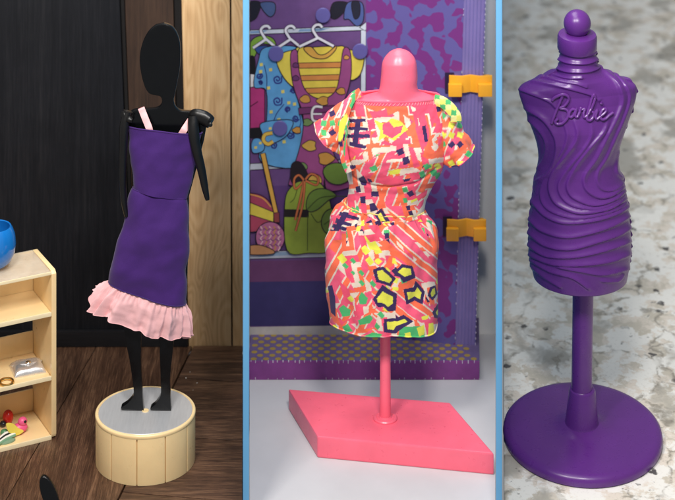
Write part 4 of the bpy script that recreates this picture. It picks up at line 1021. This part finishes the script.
def hanger(k, x, y, w_):
    k.line((60, 40, 70), zA((x + 22, y + 10), (x + 12, y), (x - 4, y + 2), (x - 14, y + 16), (x - 6, y + 34), (x + 6, y + 52)), 3.6); 
    k.line((60, 40, 70), zA((x + 6, y + 50), (x - w_, y + 84)), 3.6, False); k.line((60, 40, 70), zA((x + 6, y + 50), (x + w_, y + 82)), 3.6, False)
    k.line((240, 236, 240), zA((x + 22, y + 10), (x + 12, y), (x - 4, y + 2), (x - 14, y + 16), (x - 6, y + 34), (x + 6, y + 52)), 2.4)
    k.line((240, 236, 240), zA((x + 6, y + 50), (x - w_, y + 84)), 2.4, False); k.line((240, 236, 240), zA((x + 6, y + 50), (x + w_, y + 82)), 2.4, False)
k = Ink()    # jacket
k.add((132, 178, 44), zA((12, 190), (30, 150), (70, 136), (110, 150), (122, 190), (95, 172), (60, 172), (36, 220), (12, 240)))
k.add((40, 84, 160), zA((38, 182), (90, 176), (100, 200), (60, 212)))
k.add((24, 22, 26), zA((12, 230), (36, 220), (40, 290), (36, 336), (12, 330))); k.add((240, 236, 232), zA((12, 290), (30, 284), (48, 296), (38, 332), (12, 330)))
k.add((196, 34, 122), zA((12, 336), (48, 332), (76, 345), (76, 500), (12, 500)), False); k.line((70, 10, 50), zA((20, 410), (50, 390)), 0.9, False)
k.add((24, 22, 26), zB((12, 30), (70, 25), (70, 62), (12, 64)), False)
hanger(k, 75, 100, 44); k.build('printed_jacket')
k = Ink()    # blue dress
k.add((84, 168, 222), zA((78, 182), (190, 178), (205, 210), (130, 236), (150, 300), (188, 345), (215, 430), (228, 520), (215, 640), (60, 620), (80, 500), (82, 350), (34, 332), (52, 230)))
k.line((30, 50, 110), zA((82, 350), (84, 300), (74, 250)), 0.9)
for (x, y, r) in ((125, 305, 20), (55, 292, 14), (125, 388, 21), (185, 350, 12), (100, 488, 14), (165, 420, 12), (175, 520, 16), (60, 318, 9), (195, 455, 14), (110, 560, 16)):
    k.line((40, 52, 140), zA(*[(x + r * (1 - q / 9.) * math.cos(q * 1.35 + x), y + r * (1 - q / 9.) * math.sin(q * 1.35 + x)) for q in range(9)]), 1.5)
for (x, y) in ((98, 268), (62, 248), (145, 352), (90, 338), (168, 395), (100, 430), (190, 400), (60, 275), (130, 460), (150, 545), (205, 500)):
    k.add((238, 220, 92), zA((x - 6, y - 5), (x + 6, y - 7), (x + 7, y + 5), (x - 5, y + 7)), False, 0)
k.line((40, 60, 130), zA((150, 400), (120, 440), (100, 500)), 0.9); k.line((40, 60, 130), zA((210, 440), (215, 470), (205, 500)), 0.9)
k.add((84, 168, 222), zB((22, 92), (30, 68), (52, 66), (70, 90), (62, 112), (30, 118))); k.add((84, 168, 222), zB((60, 10), (165, 0), (160, 40), (130, 70), (75, 88), (62, 50)))
for (x, y) in ((38, 98), (55, 82), (110, 20), (90, 30)): k.add((238, 220, 92), zB((x - 5, y - 4), (x + 5, y - 5), (x + 5, y + 4), (x - 5, y + 5)), False, 0)
k.line((90, 60, 20), zB((98, 46), (72, 52), (66, 72), (82, 86), (100, 76)), 4.4); k.line((240, 196, 50), zB((98, 46), (72, 52), (66, 72), (82, 86), (100, 76)), 3.2)
hanger(k, 170, 100, 46); k.build('printed_blue_dress')
k = Ink()    # shirt with overalls
k.add((246, 220, 50), zA((185, 192), (215, 190), (206, 330), (160, 312), (122, 240), (145, 205))); k.add((246, 220, 50), zA((385, 190), (440, 205), (458, 228), (440, 290), (400, 306), (388, 250)))
k.add((244, 214, 40), zA((205, 192), (250, 182), (345, 178), (388, 192), (390, 330), (340, 400), (240, 400), (200, 330)))
for y0_, xa, xb_ in ((248, 205, 372), (296, 212, 362), (345, 232, 350)): k.add((226, 140, 48), zA((xa, y0_ - 6), (xb_, y0_ - 10), (xb_ - 2, y0_ + 12), (xa + 4, y0_ + 14)), False, 0.7)
k.add((164, 68, 132), zA((176, 204), (200, 194), (206, 260), (224, 330), (252, 366), (300, 380), (346, 352), (364, 290), (378, 190), (404, 196), (408, 290), (384, 380), (348, 425), (338, 520), (345, 600), (420, 690), (405, 720), (320, 735), (305, 690), (290, 740), (180, 715), (172, 690), (212, 560), (224, 450), (190, 345), (178, 280)))
k.line((90, 30, 76), zA((305, 690), (300, 600)), 0.8)
k.add((232, 170, 44), zA((225, 186), (255, 180), (282, 208), (312, 206), (350, 176), (345, 196), (310, 224), (260, 220)))
for (x, y, r, c) in ((195, 250, 12, (116, 50, 110)), (195, 300, 13, (116, 50, 110)), (390, 220, 11, (230, 150, 60)), (232, 380, 20, (214, 150, 40)), (300, 388, 22, (214, 150, 40)), (370, 350, 17, (214, 150, 40)), (240, 470, 18, (120, 150, 80)), (200, 500, 16, (214, 150, 40)), (340, 440, 14, (120, 150, 80)), (290, 480, 12, (214, 150, 40)), (250, 560, 26, (226, 176, 50)), (310, 610, 30, (214, 150, 40)), (220, 640, 20, (120, 150, 80)), (270, 690, 26, (226, 176, 50)), (350, 680, 22, (226, 176, 50))):
    k.add(c, zA(*[(x + r * (1 + .25 * math.sin(3 * a + x)) * math.cos(a), y + r * .8 * math.sin(a)) for a in np.linspace(0, 6.28, 9)[:-1]]), True, 0.7)
k.add((120, 44, 104), zA((205, 415), (345, 405), (348, 428), (208, 440)), False, 0.7)
for wcol, wd in (((80, 60, 70), 3.4), ((236, 232, 226), 2.2)): k.line(wcol, zA((298, 412), (270, 410), (258, 430), (262, 462), (290, 468)), wd)
k.line((236, 232, 226), zA((258, 438), (296, 438)), 1.6, False)
hanger(k, 275, 95, 66); k.build('printed_shirt')
k = Ink()    # ball, pole, bags, leaves
k.add((186, 62, 92), zC(*[(28 + 100 * math.cos(a), 376 + 88 * math.sin(a)) for a in np.linspace(0, 6.28, 17)[:-1]])); k.add((240, 216, 40), zC((-40, 330), (130, 374), (128, 418), (-40, 385)), False, 0.8)
k.line((240, 170, 50), zC((20, 292), (80, 310), (118, 350)), 1.2)
k.build('printed_ball')
k = Ink(); k.add((236, 176, 44), zC((70, 108), (92, 104), (152, 380), (134, 392)), False); k.add((150, 60, 60), zC((130, 378), (156, 374), (158, 420), (132, 420)), False); k.build('printed_pole')
k = Ink()
k.add((196, 104, 150), zC(*[(115 + 66 * math.cos(a), 488 + 70 * math.sin(a)) for a in np.linspace(0, 6.28, 15)[:-1]]))
for q in range(5):
    x = 75 + q * 20; k.line((214, 150, 40) if q % 2 else (240, 190, 190), zC(*[(x + (5 if i % 2 else -5), 438 + i * 14) for i in range(9)]), 1.3, False)
for q in range(4): k.line((120, 60, 120), zC(*[(62 + i * 13, 452 + q * 24 + (5 if i % 2 else -4)) for i in range(9)]), 0.8, False)
k.add((204, 140, 80), zC((12, 530), (70, 524), (130, 548), (120, 565), (12, 565))); k.build('printed_knit_ball')
k = Ink()
k.add((34, 26, 30), zC((212, 158), (250, 146), (285, 200), (280, 235), (215, 240)))
k.add((150, 172, 36), zC((182, 322), (220, 250), (262, 232), (340, 240), (385, 320), (395, 420), (390, 545), (290, 560), (190, 545)))
k.add((34, 28, 26), zC((180, 360), (290, 362), (290, 398), (180, 396)), False, 0); k.line((70, 86, 20), zC((285, 390), (284, 550)), 0.8); k.line((70, 86, 20), zC((240, 260), (225, 310), (205, 330)), 0.8); k.line((70, 86, 20), zC((300, 380), (330, 420), (360, 400)), 0.8)
for lp in (zC((268, 228), (245, 205), (224, 225), (230, 268), (268, 232)), zC((275, 225), (300, 200), (332, 215), (325, 250), (275, 230)), zC((268, 235), (250, 320), (228, 410)), zC((272, 235), (262, 340), (230, 460))):
    k.line((90, 40, 20), lp, 2.6); k.line((214, 112, 44), lp, 1.7)
k.build('printed_backpack')
k = Ink()
for pts in (zC((278, 350), (290, 295), (330, 268), (380, 272), (416, 300), (380, 320), (330, 362), (295, 372)), zC((355, 190), (375, 160), (420, 150), (470, 165), (480, 220), (430, 248), (380, 235)), zC((350, 400), (375, 365), (420, 360), (450, 400), (430, 450), (375, 470), (350, 440))):
    k.add((112, 146, 44), pts)
k.line((60, 80, 24), zC((285, 360), (340, 310), (410, 300)), 0.8); k.line((60, 80, 24), zC((400, 300), (450, 302), (480, 300)), 1.0); k.line((60, 80, 24), zC((360, 430), (410, 395)), 0.8)
k.build('printed_leaves')
# lilac pegs pressed into the panel
peg = plastic('lilac_peg', lin((92, 86, 146)), 0.4, 0.05)
YPG = YC1 - 0.2 - 0.02 * Ink.lay
for (x, y, r) in ((323, 15, 7.6), (276, 53.5, 7.8), (360, 51, 7.8), (280, 128, 7.6)):
    c_ = P(x, y, YPG); V = []
    prof = [(r * 1.06, 0.4), (r * 1.06, -1.2), (r * 1.0, -1.7), (r * .6, -1.8), (r * .2, -1.8)]
    for rr, d in prof:
        for q in range(36): V.append((c_[0] + rr * math.cos(q * math.pi / 18), c_[1] + d, c_[2] + rr * math.sin(q * math.pi / 18)))
    mk('peg', np.array(V), grid_faces(5, 36) + [tuple(4 * 36 + q for q in range(36))], peg, tcx)

# ================================================================== RIGHT BAY: PURPLE FORM
vio = plastic('purple_plastic', lin((94, 42, 128)), 0.31, 0.05, sss=0.05, bumpd=0.06)
pu_ = thing('dress_form', 'glossy purple miniature dress form with swirled ridges on a round base', 'dress form', tuple(RP), (TILT, 0, 0))
ORG[pu_] = np.zeros(3)                      # children below are given in local coordinates
RD = 79.5
v, f = lathe([(RD - 3, 0.1), (RD - 0.6, 1.4), (RD, 4.5), (RD - 0.7, 8.2), (RD - 3.2, 10.6), (RD - 8, 11.6), (RD * .6, 12.4), (30, 13.4), (22, 14.6), (17.5, 17)], (0, 0, 0), 160); mk('base_disc', v, f, vio, pu_)
zc = lambda py: PR(581, py, 0)[2]
xc = lambda px, py: PR(px, py, 0)[0]
X0 = xc(581.5, 400)
v, f = lathe([(18.5, 14), (17.0, 16.5), (16.2, 19), (13.2, zc(391)), (12.4, zc(389)), (11.0, zc(388.4)), (10.6, zc(388))], (X0 + 0.6, 0, 0), 56); mk('socket', v, f, vio, pu_)
v, f = lathe([(10.4, zc(392)), (10.2, zc(340)), (10.4, zc(280))], (X0, 0, 0), 48); mk('pole', v, f, vio, pu_)
# torso outline
Lp = [(560.8, 44), (561, 50), (559.5, 58), (559, 66), (556, 73), (545, 77.5), (531, 82), (521, 86), (518.8, 91), (521, 100), (525, 109), (529, 121), (533.5, 133), (537, 145), (538.4, 157), (537, 168), (534.5, 180), (532.5, 195), (530.5, 210), (529, 226), (528.6, 243), (530, 259), (533.5, 276)]
Rp = [(594.8, 44), (595, 50), (596.5, 58), (597.5, 65), (602, 69.5), (612, 74), (624, 79), (632.5, 82.5), (636.4, 87), (636, 97), (632.5, 108), (628, 121), (623.8, 133), (620, 145), (617.2, 157), (619.5, 168), (623, 180), (626, 195), (628.5, 210), (630, 226), (631, 243), (630, 259), (627, 277)]
df = [16, 16, 17, 18, 19, 20, 20, 20, 20, 22, 26, 29, 30, 29, 28, 29, 31, 34, 36, 37, 38, 37, 35]
nr, nc = 460, 420
V, th = loftLR(Lp, Rp, df, [d * .95 for d in df], 0.0, nr, nc, 2.0)
# convert the straight-on loft to the tilted local frame
V0 = V.copy(); px_ = np.stack([V[..., 0] + HX, 440 - V[..., 2]], -1)
oo = PR(0, 0, 0); ex = PR(1, 0, 0) - oo; 
flat = px_.reshape(-1, 2); loc = np.empty((len(flat), 3))
o_ = np.array([0, -F, EYE]) - RP; Ri = np.array(RM.to_3x3().inverted())
dd = np.stack([flat[:, 0] - HX, np.full(len(flat), F), (440 - flat[:, 1]) - EYE], -1) @ Ri.T; o2_ = Ri @ o_
tt_ = -o2_[1] / dd[:, 1]; loc = o2_ + tt_[:, None] * dd
V = loc.reshape(nr, nc, 3); V[..., 1] += V0[..., 1]
front = np.broadcast_to(np.sin(th) > 0, (nr, nc))
def projl(v): return proj(loc2w(v.reshape(-1, 3))).reshape(*v.shape[:-1], 2)
pp = projl(V); ppm = pp.copy()
back = ~front; cx_ = 581.0
ppm[..., 0] = np.where(back, 2 * cx_ - pp[..., 0], pp[..., 0]); ppm[..., 1] = np.where(back, px_[..., 1], pp[..., 1])
lz = zz(505, 60, 4.168); z3 = zz(495, 140, 2.939)
ridges = [
 ([(562, 118), (567, 134), (564, 148), (555, 162), (546, 177), (541, 190), (543, 203), (553, 212), (575, 218), (600, 215), (620, 208), (632, 199)], 2.0, 1.5),
 ([(591, 122), (591, 136), (583, 150), (568, 168), (559, 184), (562, 197), (574, 206), (596, 209), (614, 203), (630, 192)], 2.0, 1.6),
 ([(604, 67), (618, 77), (628, 90), (629, 102), (623, 120), (615, 138), (606, 158), (598, 171), (597, 182), (604, 190), (616, 189), (630, 178)], 2.0, 1.7),
 ([(522, 116), (533, 124), (543, 136), (546, 148), (543, 160), (536, 170)], 1.8, 1.4),
 ([(523, 107), (541, 117.6), (552, 131), (556.6, 144), (554.5, 160), (547, 174), (534, 182)], 2.6, 2.4),
 ([(574, 120), (577, 132), (575, 142), (565, 156), (554, 170), (549.5, 184), (552, 197), (560, 206), (580, 213), (604, 210), (616, 205), (630, 196)], 2.4, 2.2),
 ([(608, 119), (603, 132), (590, 147), (577, 164), (568, 182), (569, 192), (576, 199), (594, 205), (614, 199.5), (630, 187)], 2.4, 2.2),
 ([(594, 63), (606, 73), (616, 82), (621, 92), (622, 102), (616.5, 117), (608, 134), (596, 158), (585, 174), (584, 184), (589, 192), (600.5, 197.5), (614, 194), (630, 182)], 2.6, 2.4),
 ([(620, 150), (616, 164), (617.5, 174), (628, 182)], 2.0, 1.8),
 ([(526, 195), (535, 205), (547, 216.6), (566.5, 223), (597, 220), (621, 211.5), (634, 201)], 2.4, 2.0),
 ([(525, 214), (531, 221), (543, 231), (566.5, 237), (594, 232), (618, 223), (634, 213)], 2.4, 2.0),
 ([(524, 229), (530, 234), (546, 245.5), (570, 249), (597, 242), (621, 233.6), (635, 224)], 2.4, 2.0),
 ([(524, 242), (530, 246), (546, 255.7), (573, 257), (604, 250.6), (635, 240)], 2.2, 1.9),
 ([(526, 253), (531, 255.7), (553, 264), (580, 265), (611, 261), (635, 252)], 2.2, 1.9),
 ([(527, 258), (549.5, 271), (573, 278), (590, 290)], 2.0, 1.7), ([(556, 266.6), (580, 271), (604, 274.4), (632, 268)], 2.0, 1.7), ([(527, 262), (543, 276), (562, 288)], 2.0, 1.6),
 ([(600, 281), (618, 281), (624, 274)], 1.6, 1.4),
 ([(528, 81), (548, 84.5), (567, 88), (592, 95), (600, 102)], 2.2, 1.9), ([(518, 89), (536, 95.5), (550, 102), (557, 109)], 2.0, 1.7), ([(541, 76), (560, 81.6), (577, 84), (588, 88)], 1.8, 1.5),
 ([(556, 50), (570, 55), (588, 55), (600, 50)], 1.9, 2.2), ([(556, 58), (570, 63), (588, 63), (602, 57)], 1.9, 2.2), ([(554, 67), (568, 71.5), (588, 71.5), (604, 66)], 1.9, 2.2), ([(546, 73), (566, 78), (584, 78)], 1.7, 1.5)]
hgt = np.zeros(nr * nc); q = ppm.reshape(-1, 2)
for pts, wd, h in ridges:
    line = catmull(np.array(pts), 8); lo, hi = line.min(0) - 14, line.max(0) + 14
    k = np.where((q[:, 0] > lo[0]) & (q[:, 0] < hi[0]) & (q[:, 1] > lo[1]) & (q[:, 1] < hi[1]))[0]
    if not len(k): continue
    d, sd, tpar = distpoly(q[k], line)
    taper = np.clip(np.minimum(tpar, 1 - tpar) * 9 + 0.25, 0, 1)
    prof = np.where(sd > 0, np.exp(-(d / (wd * 0.62)) ** 2), np.exp(-(d / (wd * 1.35)) ** 1.8))      # steeper on one side, like a fold
    hgt[k] = np.maximum(hgt[k], h * taper * prof)
Vd = V + gridnormals(V) * (hgt.reshape(nr, nc))[..., None]
fc = grid_faces(nr, nc)
last = Vd[-1]; cenb = last.mean(0)
capr = []
for i, s__ in enumerate((0.97, 0.88, 0.6, 0.2)):
    r_ = cenb + (last - cenb) * s__; r_[:, 2] = last[:, 2] - [1.2, 2.4, 3.2, 3.4][i]; capr.append(r_)
allv = np.concatenate([Vd.reshape(-1, 3)] + capr); n0 = nr * nc
fc += [(n0 - nc + j, n0 - nc + (j + 1) % nc, n0 + (j + 1) % nc, n0 + j) for j in range(nc)]
fc += grid_faces(4, nc, True, n0) + [tuple(n0 + 3 * nc + j for j in range(nc))]
torso = mk('torso', allv, fc, vio, pu_)
# neck cap and knob
XN = xc(577.2, 40)
v, f = lathe([(14, zc(50)), (18.4, zc(49.2)), (19.3, zc(47.5)), (19.3, zc(36.5)), (18.3, zc(34)), (15, zc(33)), (9, zc(32.6))], (XN, 0, 0), 64); mk('neck_cap', v, f, vio, pu_)
v, f = ellipsoid((xc(577.3, 22.4), 0, zc(23.2)), (13.3, 13.3, 13.3), 48, 32); mk('knob', v, f, vio, pu_)
# raised script lettering
zq = zz(540, 80, 7.5)
strokes = [zq((168, 112), (150, 160), (128, 215), (106, 275), (90, 320)),
 zq((92, 150), (108, 126), (150, 106), (190, 103), (215, 124), (206, 160), (180, 190), (150, 205), (190, 214), (212, 242), (205, 282), (172, 318), (135, 326), (116, 308), (138, 286)),
 zq((268, 224), (246, 214), (224, 236), (218, 266), (234, 276), (254, 258), (272, 216), (262, 262), (278, 274), (296, 240), (304, 206), (314, 216), (334, 214), (326, 250), (330, 276), (352, 262), (380, 214), (404, 152), (410, 118), (400, 104), (386, 132), (368, 200), (352, 262), (352, 292), (374, 300), (396, 276), (400, 244), (384, 238)),
 zq((400, 262), (426, 222), (414, 268), (422, 290), (448, 270), (478, 246), (492, 222), (478, 212), (456, 236), (448, 270), (460, 292), (486, 286), (512, 262), (542, 240)),
 zq((452, 164), (456, 170), (452, 174))]
pv = projl(Vd); fm = front & (pv[..., 1] > 80) & (pv[..., 1] < 140); fpx = pv[fm]; fpt = Vd[fm]; fn = gridnormals(V)[fm]
pts_base = V[fm]; fbx = projl(V)[fm]
parts_ = []
for s__ in strokes:
    c_ = catmull(np.array(s__), 6); out = []
    for p in c_:
        d2 = ((fbx - p) ** 2).sum(1); k = np.argsort(d2)[:4]; w_ = 1 / (d2[k] + 0.05); w_ /= w_.sum()
        out.append((pts_base[k] * w_[:, None]).sum(0) + (fn[k] * w_[:, None]).sum(0) * 2.1)
    out = np.array(out); parts_.append(tube(out, 1.4, 8))
v, f = join(*parts_); mk('lettering', v, f, plastic('purple_plastic_letters', lin((102, 50, 134)), 0.28, 0.03, bumpd=0.1), torso)

# ================================================================== scale everything to metres
seen = set()
for o in list(col.objects):
    if o.type == 'MESH':
        if o.data.name not in seen:
            seen.add(o.data.name); o.data.transform(Matrix.Scale(S, 4))
    if o.type in ('MESH', 'EMPTY'): o.location = o.location * S
